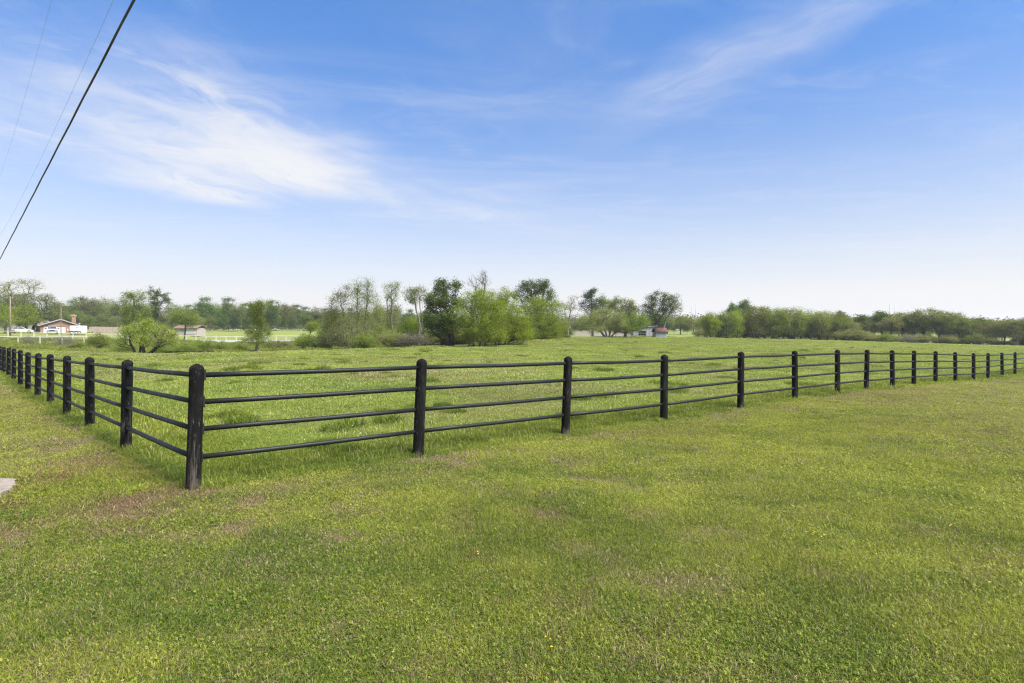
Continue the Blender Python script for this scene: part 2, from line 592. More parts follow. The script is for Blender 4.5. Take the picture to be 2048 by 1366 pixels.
M['tin'] = plain('tin_sheet', (0.33, 0.34, 0.355), 0.6, 0.2, var=0.10, nscale=2)
M['tin_dull'] = plain('tin_dull', (0.40, 0.40, 0.39), 0.6, 0.1, var=0.15, nscale=2)
M['black_and_shade'] = plain('black_trim_and_bay_shade', (0.012, 0.012, 0.013), 0.9)  # black vehicle parts, and the shade painted inside the shed bay
M['pole_wood'] = plain('pole_wood', (0.24, 0.185, 0.14), 0.9, var=0.2, nscale=5)
M['board'] = plain('board_wood', (0.43, 0.34, 0.27), 0.85, var=0.2, nscale=3)
M['brown_roof'] = plain('brown_roof', (0.20, 0.13, 0.085), 0.85, var=0.2, nscale=3)
M['pale_wall'] = plain('pale_wall', (0.36, 0.315, 0.28), 0.8, var=0.08, nscale=2)
M['soil'] = plain('soil', (0.10, 0.062, 0.040), 0.95, var=0.3, nscale=30)
M['petal'] = plain('petal_yellow', (0.80, 0.50, 0.02), 0.7, var=0.1, nscale=30)
M['petal_white'] = plain('petal_white', (0.72, 0.72, 0.62), 0.7, var=0.1, nscale=30)


def brick_mat(name, c1, c2, mortar):
    m, t = new_mat(name)
    tc_ = t.n('ShaderNodeTexCoord').outputs['Object']
    s = t.n('ShaderNodeSeparateXYZ'); t.put(s.inputs[0], tc_)
    cb = t.n('ShaderNodeCombineXYZ')
    t.put(cb.inputs[0], t.math('ADD', s.outputs[0], s.outputs[1])); t.put(cb.inputs[1], s.outputs[2])
    b = t.n('ShaderNodeTexBrick')
    t.put(b.inputs['Vector'], cb.outputs[0])
    b.inputs['Scale'].default_value = 1.0
    b.inputs['Brick Width'].default_value = 0.21; b.inputs['Row Height'].default_value = 0.075
    b.inputs['Mortar Size'].default_value = 0.006
    t.put(b.inputs['Color1'], c1); t.put(b.inputs['Color2'], c2); t.put(b.inputs['Mortar'], mortar)
    big = t.noise(tc_, 1.4, 4, 0.6)
    finish(t, pbsdf(t, t.mix(t.ramp(big, .35, .7, 0, .35), b.outputs[0], (0.20, 0.11, 0.07)), 0.9, spec=0.2))
    return m


M['brick'] = brick_mat('house_brick', (0.27, 0.140, 0.085), (0.20, 0.098, 0.060), (0.30, 0.25, 0.20))
M['brick_pink'] = brick_mat('pink_brick', (0.48, 0.34, 0.27), (0.40, 0.27, 0.21), (0.46, 0.38, 0.32))

# grass blades: colours of live and dead blades, mixed by what grows where
m, t = new_mat('grass_blade')
rnd = t.n('ShaderNodeAttribute', attribute_name='rnd').outputs['Fac']
rn2 = t.n('ShaderNodeAttribute', attribute_name='rnd2').outputs['Fac']
dry = t.n('ShaderNodeAttribute', attribute_name='dry', attribute_type='INSTANCER').outputs['Fac']
yel = t.n('ShaderNodeAttribute', attribute_name='yel', attribute_type='INSTANCER').outputs['Fac']
red_ = t.n('ShaderNodeAttribute', attribute_name='red', attribute_type='INSTANCER').outputs['Fac']
gp = t.n('ShaderNodeNewGeometry').outputs['Position']
fine = t.noise(gp, 2.3, 4, 0.6)
y2 = t.math('ADD', yel, t.math('ADD', t.math('MULTIPLY', t.math('SUBTRACT', rnd, 0.5), 0.95), t.math('MULTIPLY', t.math('SUBTRACT', fine, 0.5), 0.9)), clamp=True)
green = t.mix(y2, (0.084, 0.138, 0.017), (0.338, 0.362, 0.050))
dead = t.mix(rnd, (0.110, 0.078, 0.042), (0.44, 0.355, 0.200))
dead = t.mix(t.math('MAXIMUM', red_, 0.0), dead, t.mix(rnd, (0.10, 0.040, 0.024), (0.25, 0.125, 0.070)))
green = t.mix(t.math('MAXIMUM', t.math('MULTIPLY', red_, -1.0), 0.0), green, t.mix(rnd, (0.190, 0.285, 0.060), (0.330, 0.420, 0.115)))
isdead = t.ramp(t.math('SUBTRACT', rn2, dry), 0.04, -0.04)
gc = t.mix(isdead, green, dead)
dif = t.n('ShaderNodeBsdfDiffuse'); t.put(dif.inputs[0], gc)
trl = t.n('ShaderNodeBsdfTranslucent'); t.put(trl.inputs[0], gc)
gl = t.n('ShaderNodeBsdfGlossy'); gl.inputs['Roughness'].default_value = 0.45; t.put(gl.inputs[0], (0.5, 0.5, 0.5))
mx = t.n('ShaderNodeMixShader'); mx.inputs[0].default_value = 0.38
t.t.links.new(dif.outputs[0], mx.inputs[1]); t.t.links.new(trl.outputs[0], mx.inputs[2])
mx2 = t.n('ShaderNodeMixShader'); mx2.inputs[0].default_value = 0.02
t.t.links.new(mx.outputs[0], mx2.inputs[1]); t.t.links.new(gl.outputs[0], mx2.inputs[2])
finish(t, mx2.outputs[0])
M['blade'] = m

# the ground itself: soil and thatch under the blades, meadow colour far away
m, t = new_mat('ground')
gp = t.n('ShaderNodeNewGeometry').outputs['Position']
dryA = t.n('ShaderNodeAttribute', attribute_name='dry').outputs['Fac']
yelA = t.n('ShaderNodeAttribute', attribute_name='yel').outputs['Fac']
farA = t.n('ShaderNodeAttribute', attribute_name='far').outputs['Fac']
n1 = t.noise(gp, 1.7, 6, 0.65)
n2 = t.noise(gp, 0.16, 5, 0.6)
n3 = t.noise(gp, 28, 4, 0.7)
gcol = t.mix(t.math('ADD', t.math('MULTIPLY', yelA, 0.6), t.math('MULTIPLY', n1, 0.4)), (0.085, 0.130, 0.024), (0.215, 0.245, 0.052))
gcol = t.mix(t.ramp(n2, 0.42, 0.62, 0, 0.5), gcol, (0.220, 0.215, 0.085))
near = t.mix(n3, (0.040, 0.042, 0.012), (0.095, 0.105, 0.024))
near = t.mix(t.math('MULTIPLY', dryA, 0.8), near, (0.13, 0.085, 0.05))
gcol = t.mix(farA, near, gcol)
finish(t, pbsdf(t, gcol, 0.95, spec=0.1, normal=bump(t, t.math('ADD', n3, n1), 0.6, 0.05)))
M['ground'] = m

m, t = new_mat('water')
gp = t.n('ShaderNodeNewGeometry').outputs['Position']
finish(t, pbsdf(t, (0.045, 0.042, 0.030), 0.06, spec=0.5, normal=bump(t, t.noise(gp, 3, 3), 0.15, 0.02)))
M['water'] = m
M['gravel'] = plain('pale_gravel', (0.33, 0.325, 0.305), 0.95, var=0.08, nscale=1.5)

# ------------------------------------------------------------------ the ground sheet


POSTXY = [on_line(p_[0], R_DIR) for p_ in R_POSTS[:9]] + [on_line(p_[0], L_DIR) for p_ in L_POSTS[:7]]


def dry_at(x, y):
    """share of dead blades, 0..1, by place"""
    ins = inside(x, y)
    a = fbm(x * 1.1, y * 1.1, 21, 4)
    a2 = fbm(x * 4.2, y * 4.2, 25, 3)
    b = fbm(x * 0.33 + 7, y * 0.33, 31, 3)
    # small dead spots a hand or two across, commoner in some stretches than in others
    d = np.clip((a2 * .72 + a * .28 - 0.545) * 9.0, 0, 0.85) * np.clip((b - 0.25) * 2.6, 0.25, 1.0) + 0.14
    # bare strip trodden along the outside of the fence
    strip = np.exp(-((ins + 0.45) / 0.55) ** 2) * (ins < 0)
    d = d + strip * np.clip((fbm(x * 1.6, y * 1.6, 77, 4) - 0.46) * 3.0, 0, 0.45)
    # browner corner by the slab, left of the corner post
    lf = np.exp(-(((x + 5.3) / 1.7) ** 2 + ((y - 5.9) / 1.3) ** 2))
    d = d + lf * np.clip((a * .5 + a2 * .5 - 0.42) * 4.0, 0, 0.65)
    lf2 = np.exp(-(((x + 4.6) / 2.0) ** 2 + ((y - 5.0) / 0.8) ** 2))
    d = d + lf2 * np.clip((a * .5 + a2 * .5 - 0.46) * 4.5, 0, 0.55)
    # the right lawn dries out towards the far fence
    d = d + np.clip((x - 6) / 20, 0, 0.22) * (ins < 0)
    # trodden strip left of the left fence
    d = d + 0.12 * (x < -5.5) * (ins < 0)
    pd = np.min(np.stack([np.hypot(x - q_[0], y - q_[1]) for q_ in POSTXY], 0), 0)
    d = d + 0.55 * np.exp(-(pd / 0.34) ** 2)
    d = np.where(ins > 0.0, 0.03 + 0.06 * np.clip((ins - 0.8) / 2.5, 0, 1) + np.clip((ins - 0.8) / 2, 0, 1) * np.clip((fbm(x * 0.22, y * 0.35, 41, 4) - 0.50) * 1.6, 0, 0.30), d)
    return np.clip(d, 0, 0.95)


def yel_at(x, y):
    a = fbm(x * 0.55, y * 0.8, 61, 4)
    v = 0.45 + (a - 0.5) * 0.9 + (fbm(x * 2.2, y * 2.2, 67, 3) - 0.5) * 0.8
    ins = inside(x, y)
    v = v + np.clip((np.hypot(x, y) - 4) / 22, 0, 0.30) * (ins < 0)
    v = np.where(ins > 0.2, 0.52 + (fbm(x * 0.16, y * 0.30, 71, 4) - 0.5) * 1.0 + np.clip((np.hypot(x, y) - 12) / 60, 0, 0.22), v)
    # lush strip just inside the fence
    v = v - np.exp(-((ins - 0.9) / 0.9) ** 2) * 0.22
    return np.clip(v, 0, 1)


angs = np.concatenate([np.linspace(-62, 62, 331), np.linspace(62, 298, 90)[1:-1]])
angs = np.radians(angs)
rads = np.concatenate([[0.01], np.geomspace(0.8, 150, 230), np.geomspace(160, 760, 30)])
AA, RR = np.meshgrid(angs, rads)
GX, GY = RR * np.sin(AA), RR * np.cos(AA)
GZ = gz(GX.ravel(), GY.ravel())
nr, na = RR.shape
idx = np.arange(nr * na).reshape(nr, na)
faces = np.stack([idx[:-1, :], np.roll(idx, -1, 1)[:-1, :], np.roll(idx, -1, 1)[1:, :], idx[1:, :]], -1).reshape(-1, 4)
gx, gy = GX.ravel(), GY.ravel()
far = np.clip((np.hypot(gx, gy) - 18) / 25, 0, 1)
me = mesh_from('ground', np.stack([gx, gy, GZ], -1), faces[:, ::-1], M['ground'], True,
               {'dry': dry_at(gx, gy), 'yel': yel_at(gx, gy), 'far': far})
tag(link('ground', me), kind='structure')

# water of the creek and the pale road beyond the white fence
mb = MB()
pts0 = [((px - 1024) * d / F, d, 0.66) for px, d in ((330, 55), (420, 56), (500, 57), (560, 58), (660, 58.5), (690, 64))]
pts1 = [((px - 1024) * d / F, d, 0.66) for px, d in ((330, 70), (420, 72), (500, 74), (560, 76), (660, 76), (690, 70))]
k = len(pts0)
mb.add(pts0 + pts1, [[i, i + 1, k + i + 1, k + i] for i in range(k - 1)])
o = tag(mb.obj('creek_water', M['water']), kind='structure')
rv, rf = [], []
for i, px in enumerate(np.linspace(400, 660, 40)):
    for j, d in enumerate(np.linspace(113.3, 124, 5)):
        x = (px - 1024) * d / F
        rv.append((x, d, gz1(x, d) + 0.05))
for i in range(39):
    for j in range(4):
        rf.append([i * 5 + j, (i + 1) * 5 + j, (i + 1) * 5 + j + 1, i * 5 + j + 1])
o = link('gravel_road', mesh_from('gravel_road', rv, rf, M['gravel'], True))
tag(o, kind='structure')

# ------------------------------------------------------------------ the black fence
fence = thing('rail_fence', 'black fence of round timber posts with four pipe rails cornering in the lawn', 'fence', (CORNER[0], CORNER[1], gz1(*CORNER)))
FO = np.array(fence.location)
rs = np.random.RandomState(4)
POST_H = 1.37


def post_mesh(seed):
    r = np.random.RandomState(seed)
    prof = [(0.077, -0.35), (0.077, 0.0), (0.0765, 0.12)]
    for z in np.linspace(0.22, 1.26, 9):
        prof.append((0.076 - 0.002 * z + r.uniform(-.0012, .0012), z))
    for a in (0.18, 0.4, 0.62, 0.8, 0.93):
        prof.append((0.0738 * (1 - a ** 2.3) ** 0.55, 1.305 + 0.062 * a))
    prof.append((0.016, 1.37))
    mb = MB().lathe(prof, 22)
    v = np.array(mb.v)
    ang = np.arctan2(v[:, 1], v[:, 0])
    k = 1 + 0.018 * np.sin(2 * ang + v[:, 2] * 1.5 + r.uniform(0, 6)) + 0.010 * np.sin(3 * ang + r.uniform(0, 6)) + 0.008 * np.sin(5 * ang + v[:, 2] * 2 + r.uniform(0, 6))
    k += 0.006 * np.sin(13 * ang + r.uniform(0, 6) + v[:, 2])
    # a drying crack down the post
    a0 = r.uniform(-2.6, -0.6)
    da = np.abs((ang - a0 - 0.12 * np.sin(v[:, 2] * 4) + pi) % (2 * pi) - pi)
    k -= 0.05 * np.exp(-(da / 0.12) ** 2) * (v[:, 2] < 1.0)
    v[:, 0] *= k; v[:, 1] *= k
    mb.v = [tuple(p) for p in v]
    return mb.mesh('post', M['post'], True)


post_meshes = [post_mesh(s) for s in range(6)]
HOLE_SHADE = MB().tube([(0, 0, 0), (0, 0, 0.010)], [0.043, 0.038], 14).mesh('hole_shade', M['hole_shade'])
PLATE = MB().box((0, 0, 0), (0.020, 0.07, 0.115)).mesh('bracket', M['rail'])
RAIL_OFF = [0.125, 0.418, 0.712, 1.017]     # below the post top
ends = {}


def place_post(px, yt, yb, ln, dr, i):
    p = on_line(px, dr)
    zt = W(px, yt, p[1])[2]
    zb = zt - POST_H
    lean = ln * p[1] / F
    o = link('post', post_meshes[i % 6], fence)
    o.location = (p[0] - FO[0] - lean / 2, p[1] - FO[1], zb - FO[2])
    o.rotation_mode = 'ZYX'
    o.rotation_euler = (rs.uniform(-.014, .014), math.atan2(lean, POST_H) + rs.uniform(-.006, .006), rs.uniform(0, 6.28))
    return np.array([p[0], p[1], zb]), lean, o


def rail_point(info, h):
    p, lean, _ = info
    return np.array([p[0] - lean / 2 + lean * h / POST_H, p[1], p[2] + h])


R_info = [place_post(*R_POSTS[i], R_DIR, i) for i in range(len(R_POSTS))]
L_info = [R_info[0]] + [place_post(*L_POSTS[i], L_DIR, i + 3) for i in range(len(L_POSTS))]


def make_rails(infos, run):
    for i in range(len(infos) - 1):
        for j, off in enumerate(RAIL_OFF):
            a = rail_point(infos[i], POST_H - off); b = rail_point(infos[i + 1], POST_H - off)
            t_ = (b - a) / np.linalg.norm(b - a)
            mid = (a + b) / 2 + np.array([0, 0, -rs.uniform(0.0, 0.010)])
            s0 = 0.0 if i > 0 else 0.02
            pts = [a + t_ * s0, a * .5 + mid * .5 + np.array([0, 0, rs.uniform(-.003, .003)]), mid, b * .5 + mid * .5, b]
            mb = MB().tube([q_ - FO for q_ in pts], 0.0285, 12)
            if rs.rand() < 0.3:      # a butt weld sleeve
                u = rs.uniform(0.3, 0.7)
                c = a + (b - a) * u - FO + np.array([0, 0, -.004])
                mb.tube([c - t_ * .02, c - t_ * .008, c + t_ * .008, c + t_ * .02], [0.0285, 0.0315, 0.0315, 0.0285], 12, False)
            mb.obj('rail', M['rail'], fence, True)
            # black collar, its colour standing in for the hole's shade, where the pipe enters
            for base_i, sgn, c in ((i, 1, a), (i + 1, -1, b)):
                if base_i == 0 and run == 'R':
                    o = link('bracket', PLATE, fence)
                    o.location = tuple(c + t_ * 0.068 - FO)
                    o.rotation_euler = (0, 0, math.atan2(t_[1], t_[0]))
                    continue
                o = link('hole_shade', HOLE_SHADE, fence)
                facing = np.dot(t_ * sgn, -c * np.array([1, 1, 0])) > 0
                o.location = tuple(c + t_ * sgn * (0.066 if facing else 0.050) - FO)
                dv = t_ * sgn
                o.rotation_euler = (0, math.acos(max(-1, min(1, dv[2]))), math.atan2(dv[1], dv[0]))


make_rails(R_info, 'R')
make_rails(L_info, 'L')

# ------------------------------------------------------------------ trees


def tube_segments(A, B, RA, RB, n=5):
    """open prisms for many segments at once -> verts, quads"""
    A = np.asarray(A); B = np.asarray(B)
    t_ = B - A
    L = np.linalg.norm(t_, axis=1, keepdims=True) + 1e-9
    t_ = t_ / L
    up = np.where(np.abs(t_[:, 2:3]) < 0.9, np.array([[0, 0, 1.0]]), np.array([[1.0, 0, 0]]))
    u = np.cross(t_, up); u /= np.linalg.norm(u, axis=1, keepdims=True) + 1e-9
    v = np.cross(t_, u)
    ks = np.arange(n) * 2 * pi / n
    ring = np.cos(ks)[None, :, None] * u[:, None, :] + np.sin(ks)[None, :, None] * v[:, None, :]
    VA = A[:, None, :] + ring * np.asarray(RA)[:, None, None]
    VB = B[:, None, :] + ring * np.asarray(RB)[:, None, None]
    V = np.concatenate([VA, VB], 1).reshape(-1, 3)
    m = len(A)
    b = (np.arange(m) * 2 * n)[:, None]
    k = np.arange(n)[None]
    Fq = np.stack([b + k, b + (k + 1) % n, b + n + (k + 1) % n, b + n + k], -1).reshape(-1, 4)
    return V, Fq


def leaf_quads(C, size, rs, clump, flat=0.35, aspect=0.6):
    """one small leaf-shaped quad at each centre"""
    n = len(C)
    nrm = rs.normal(size=(n, 3)); nrm[:, 2] = np.abs(nrm[:, 2]) + flat
    nrm /= np.linalg.norm(nrm, axis=1, keepdims=True)
    u = np.cross(nrm, rs.normal(size=(n, 3))); u /= np.linalg.norm(u, axis=1, keepdims=True) + 1e-9
    v = np.cross(nrm, u)
    s = size * rs.uniform(0.6, 1.25, (n, 1))
    a = u * s * 0.5; b = v * s * 0.5 * aspect
    V = np.stack([C - a, C - b * 1.0 + a * 0.1, C + a, C + b], 1).reshape(-1, 3)
    Fq = np.arange(4 * n).reshape(n, 4)
    rnd = np.repeat(rs.uniform(0, 1, n), 4)
    return V, Fq, rnd, np.repeat(clump, 4)


def grow_tree(seed, trunks, lobes, ntips, lpt, leaf, spread, leaf_mat, bark_mat='bark', trunk_r=0.16, tip_r=0.012, shell=0.35,
              sides=5, straight=0.5, twigs=0, bare=0.0, droop=0.0):
    """trunks: list of point lists (metres, local); lobes: (x,y,z,rx,ry,rz,weight); returns trunk mesh, crown mesh"""
    rs = np.random.RandomState(seed)
    nodes = []; par = []
    for tr in trunks:
        tr = np.array(tr, float)
        prev = -1
        for i in range(len(tr) - 1):
            for u in np.linspace(0, 1, 5)[(0 if i == 0 else 1):]:
                p = tr[i] * (1 - u) + tr[i + 1] * u
                if 0 < u < 1:
                    p = p + rs.normal(0, 0.035, 3) * np.linalg.norm(tr[i + 1] - tr[i]) * 0.4
                nodes.append(p); par.append(prev); prev = len(nodes) - 1
    n_tr = len(nodes)
    base_z = min(p[2] for p in nodes)
    lob = np.array([l[:6] for l in lobes], float)
    wt = np.array([l[6] if len(l) > 6 else 1.0 for l in lobes], float) * (lob[:, 3] * lob[:, 4] * lob[:, 5]) ** 0.66
    wt /= wt.sum()
    which = rs.choice(len(lob), ntips, p=wt)
    dirs = rs.normal(size=(ntips, 3)); dirs /= np.linalg.norm(dirs, axis=1, keepdims=True)
    rr = rs.uniform(shell ** 3, 1, (ntips, 1)) ** (1 / 3)
    rr *= rs.uniform(0.86, 1.12, (ntips, 1))
    tips = lob[which, :3] + dirs * rr * lob[which, 3:6]
    tips[:, 2] = np.maximum(tips[:, 2], base_z + 0.25)
    N = np.array(nodes)
    d0 = np.min(np.linalg.norm(tips[:, None] - N[None], axis=2), 1)
    order = np.argsort(d0)
    plen = [0.0] * n_tr
    for i in range(n_tr):
        if par[i] >= 0:
            plen[i] = plen[par[i]] + np.linalg.norm(nodes[i] - nodes[par[i]])
    cap = n_tr + ntips * 5 + 10
    NA = np.zeros((cap, 3)); NA[:n_tr] = N
    PL = np.zeros(cap); PL[:n_tr] = plen
    cnt = n_tr
    tip_nodes = []; outer = []
    for ti in order:
        tp = tips[ti]
        dv = tp[None] - NA[:cnt]
        dist = np.linalg.norm(dv, axis=1)
        cost = dist + 0.28 * PL[:cnt] + np.where(dv[:, 2] < dist * 0.15, dist * 0.8, 0)
        cost[0:1] += 0.5
        j = int(np.argmin(cost))
        st = NA[j].copy()
        nseg = 4 if dist[j] > 0.8 else 2
        prev = j
        side = rs.normal(0, 0.10, 3) * dist[j]
        for s in range(1, nseg + 1):
            u = s / nseg
            p = st * (1 - u) + tp * u + side * math.sin(pi * u)
            p[2] += (0.16 - droop) * dist[j] * math.sin(pi * u) * straight
            NA[cnt] = p; par.append(prev)
            PL[cnt] = PL[prev] + np.linalg.norm(p - NA[prev])
            if s >= nseg - 1:
                outer.append(cnt)
            prev = cnt; cnt += 1
        tip_nodes.append(prev)
    par = np.array(par)
    desc = np.zeros(cnt)
    desc[tip_nodes] += 1
    for i in range(cnt - 1, -1, -1):
        if par[i] >= 0:
            desc[par[i]] += desc[i]
    mx_ = max(desc[0], 1)
    rad = np.maximum(tip_r, trunk_r * np.minimum(1.0, np.maximum(desc, 0.6) / max(desc[:n_tr].max(), 1)) ** 0.52)
    # trunks taper towards the top
    ch = np.where(par >= 0)[0]
    A = NA[par[ch]]; B = NA[ch]
    RA = np.minimum(rad[par[ch]], rad[ch] * 1.6); RB = rad[ch]
    # root flare
    fl = np.clip(1 - (A[:, 2] - base_z) / 0.6, 0, 1)
    RA = RA * (1 + 0.5 * fl)
    V, Fq = tube_segments(A, B, RA, RB, sides)
    if twigs:
        tn = np.array(outer)[rs.randint(0, len(outer), twigs)]
        a = NA[tn]
        dvec = rs.normal(size=(twigs, 3)); dvec[:, 2] = np.abs(dvec[:, 2]) + 0.4
        dvec /= np.linalg.norm(dvec, axis=1, keepdims=True)
        b = a + dvec * rs.uniform(0.3, 1.0, (twigs, 1)) * spread * 1.8
        V2, F2 = tube_segments(a, b, np.full(twigs, tip_r * 0.8), np.full(twigs, tip_r * 0.4), 3)
        Fq = np.concatenate([Fq, F2 + len(V)]); V = np.concatenate([V, V2])
    tm = mesh_from('trunk', V, Fq, M[bark_mat], True)
    if lpt <= 0:
        return tm, None
    keep = [k_ for k_ in outer if rs.rand() > bare]
    cc = NA[keep]
    cl = rs.uniform(0, 1, len(cc))
    n_l = max(1, int(1.75 * lpt * ntips / max(1, len(cc))))
    C = np.repeat(cc, n_l, 0) + rs.normal(0, 1, (len(cc) * n_l, 3)) * np.array([spread, spread, spread * 0.75]) * 0.62
    C[:, 2] = np.maximum(C[:, 2], base_z + 0.08)
    V, Fq, r_, c_ = leaf_quads(C, leaf * 0.74, rs, np.repeat(cl, n_l))
    cm = mesh_from('crown', V, Fq, M[leaf_mat], False, {'rnd': r_, 'clump': c_})
    return tm, cm


def tree_px(name, label, cat, base, d, lobes, trunks=None, group=None, crown='crown', stem='trunk', sink=0.06, grow=1.08, **kw):
    """a tree built at its own distance; lobes as (px, py, rx, ry[, weight[, dy]]) in photograph pixels at that distance"""
    bx, by = base
    x0 = (bx - 1024) * d / F
    z0 = gz1(x0, d) - sink
    kx = d / F
    zc = CAM_H - (by - 683) * kx
    def loc(px, py):
        return ((px - bx) * kx, CAM_H - (py - 683) * kx - z0)
    rs = np.random.RandomState(kw.get('seed', 1) + 99)
    lb = []
    for l in lobes:
        X, Z = loc(l[0], l[1])
        dy = l[5] * kx if len(l) > 5 else rs.uniform(-0.3, 0.3) * l[2] * kx
        lb.append((X, dy, Z, l[2] * kx * grow, max(l[2] * kx * 0.9 * grow, 0.3), l[3] * kx * grow, l[4] if len(l) > 4 else 1.0))
    if trunks is None:
        top = max(lb, key=lambda q: q[2])
        trunks = [[(bx, None), (bx + 2, by - 12), (top[0] / kx + bx, by - (by - min(l[1] for l in lobes)) * 0.75)]]
    tr = []
    for tk in trunks:
        pts = []
        for q in tk:
            if q[1] is None:
                pts.append(((q[0] - bx) * kx, q[2] * kx if len(q) > 2 else 0.0, 0.0))
            else:
                X, Z = loc(q[0], q[1]); pts.append((X, q[2] * kx if len(q) > 2 else rs.uniform(-.2, .2), Z))
        tr.append(pts)
    tm, cm = grow_tree(trunks=tr, lobes=lb, **kw)
    root = thing(name, label, cat, (x0, d, z0), 0, group)
    link(stem, tm, root)
    if cm:
        link(crown, cm, root)
    return root


# --- the trees one can tell apart, left to right
tree_px('oak_tree', 'tallest spreading tree at the left edge, open grey-green crown', 'tree', (38, 670), 138,
        [(10, 590, 40, 26), (45, 575, 34, 18), (-20, 600, 30, 34), (30, 620, 45, 25, .8), (-45, 580, 40, 26), (62, 600, 22, 16, .6)],
        [[(38, None), (36, 640), (24, 600)], [(38, None), (40, 640), (52, 590)]],
        seed=11, ntips=260, lpt=16, leaf=0.36, spread=0.85, leaf_mat='leaf_olive', trunk_r=0.42, tip_r=0.025, twigs=200)
tree_px('oak_tree', 'spreading tree with ragged edge behind the brick house roof', 'tree', (66, 666), 142,
        [(75, 605, 28, 20), (92, 598, 17, 12), (65, 630, 30, 18), (108, 622, 22, 20), (88, 632, 24, 16)],
        seed=12, ntips=200, lpt=18, leaf=0.36, spread=0.8, leaf_mat='leaf_mid', trunk_r=0.34, tip_r=0.025, twigs=150)
tree_px('yard_tree', 'light green low tree by the road pole at far left', 'tree', (10, 668), 126,
        [(-5, 625, 24, 20), (14, 640, 22, 14), (-25, 640, 24, 20)], seed=13, ntips=130, lpt=22, leaf=0.34, spread=0.8, leaf_mat='leaf_bright', trunk_r=0.25, tip_r=0.02)
tree_px('yard_tree', 'light green tree shading the parked white car', 'tree', (51, 665), 136,
        [(48, 625, 22, 16), (62, 638, 20, 11), (36, 640, 18, 11)], seed=14, ntips=130, lpt=24, leaf=0.36, spread=0.8, leaf_mat='leaf_bright', trunk_r=0.32, tip_r=0.02)
tree_px('cottonwood_tree', 'open leafy tree rising behind the creekside willow', 'tree', (268, 684), 104,
        [(266, 605, 17, 18), (258, 590, 9, 8), (278, 592, 12, 10), (262, 630, 22, 18), (285, 625, 16, 20), (270, 655, 24, 18)],
        [[(268, None), (267, 650), (268, 600)]], seed=15, ntips=230, lpt=32, leaf=0.26, spread=0.6, leaf_mat='leaf_mid', trunk_r=0.25, tip_r=0.02, twigs=120)
tree_px('cedar_tree', 'dark spiky-topped tree behind the creekside willow', 'tree', (315, 680), 112,
        [(304, 586, 7, 13, 1.4), (317, 584, 6, 8), (318, 598, 18, 12), (332, 592, 7, 8, 1.2), (336, 603, 5, 6), (314, 618, 16, 14), (310, 645, 16, 18)],
        [[(313, None), (312, 640), (314, 585)]], seed=16, ntips=220, lpt=24, leaf=0.24, spread=0.42, leaf_mat='leaf_dark', bark_mat='bark_grey', trunk_r=0.25, tip_r=0.03, twigs=200, bare=.15)
tree_px('willow_tree', 'pale yellow-green leaning willow on the creek bank', 'tree', (286, 707), 56,
        [(258, 666, 20, 15), (288, 650, 16, 13), (298, 643, 8, 8, 1.4), (320, 662, 22, 15), (312, 680, 34, 12), (345, 678, 12, 14), (240, 684, 12, 11), (246, 660, 9, 8), (280, 662, 20, 18), (338, 664, 12, 8)],
        [[(272, None), (262, 685), (258, 665)], [(280, None), (281, 680), (285, 645)], [(290, None), (287, 690), (292, 660)],
         [(296, None), (320, 690), (352, 668)], [(288, None), (310, 697), (346, 683)]],
        seed=17, ntips=330, lpt=48, leaf=0.11, spread=0.34, leaf_mat='leaf_willow', bark_mat='bark_dark', trunk_r=0.16, tip_r=0.009, twigs=300, droop=.1)
tree_px('round_tree', 'small round-headed tree by the low brown-roofed building', 'tree', (368, 673), 118,
        [(372, 632, 24, 15), (360, 640, 16, 12), (386, 640, 16, 12)], [[(368, None), (370, 655), (372, 635)]],
        seed=18, ntips=150, lpt=36, leaf=0.26, spread=0.6, leaf_mat='leaf_mid', trunk_r=0.16, tip_r=0.018)
tree_px('pollard_tree', 'upright bushy tree with a flared top on the creek bank', 'tree', (513, 703), 58,
        [(514, 617, 13, 15, 1.5), (504, 606, 5, 9), (528, 607, 8, 7), (513, 640, 11, 14), (506, 665, 16, 8), (524, 665, 16, 9), (513, 680, 24, 9, .7), (520, 648, 18, 7, .5)],
        [[(513, None), (514, 670), (512, 640), (513, 608)], [(509, None), (513, 690)], [(518, None), (514, 688)], [(504, None), (512, 692)]],
        seed=19, ntips=240, lpt=40, leaf=0.12, spread=0.32, leaf_mat='leaf_mid', bark_mat='bark', trunk_r=0.15, tip_r=0.009, twigs=150)
tree_px('sapling_tree', 'little bright green tree in the field behind the white fence', 'tree', (620, 668), 120,
        [(627, 652, 15, 9), (618, 655, 8, 7)], [[(619, None), (622, 658), (627, 650)]], seed=20, ntips=70, lpt=26, leaf=0.26, spread=0.55, leaf_mat='leaf_bright', trunk_r=0.14, tip_r=0.016)
TW = dict(leaf_mat='leaf_mid', bark_mat='bark', sides=4)
tree_px('thicket_tree', 'leftmost thin half-bare tree of the creekside thicket', 'tree', (690, 699), 66,
        [(676, 605, 20, 22), (692, 585, 13, 15), (680, 640, 30, 25), (668, 650, 22, 22), (660, 605, 8, 6, .4)],
        [[(700, None), (690, 660), (680, 600)], [(694, None), (676, 650), (662, 610)]], seed=21, grow=1.2, ntips=320, lpt=20, leaf=0.14, spread=0.45, trunk_r=0.085, tip_r=0.009, twigs=900, bare=.25, **TW)
tree_px('thicket_tree', 'tall feathery half-bare tree in the middle of the thicket', 'tree', (715, 699), 68,
        [(722, 600, 16, 30), (735, 580, 14, 24), (712, 575, 8, 16), (725, 650, 24, 26), (745, 600, 14, 18)],
        [[(712, None), (716, 640), (712, 560)], [(720, None), (730, 640), (737, 557)]], seed=22, grow=1.2, ntips=340, lpt=16, leaf=0.14, spread=0.45, trunk_r=0.085, tip_r=0.009, twigs=1000, bare=.3, **TW)
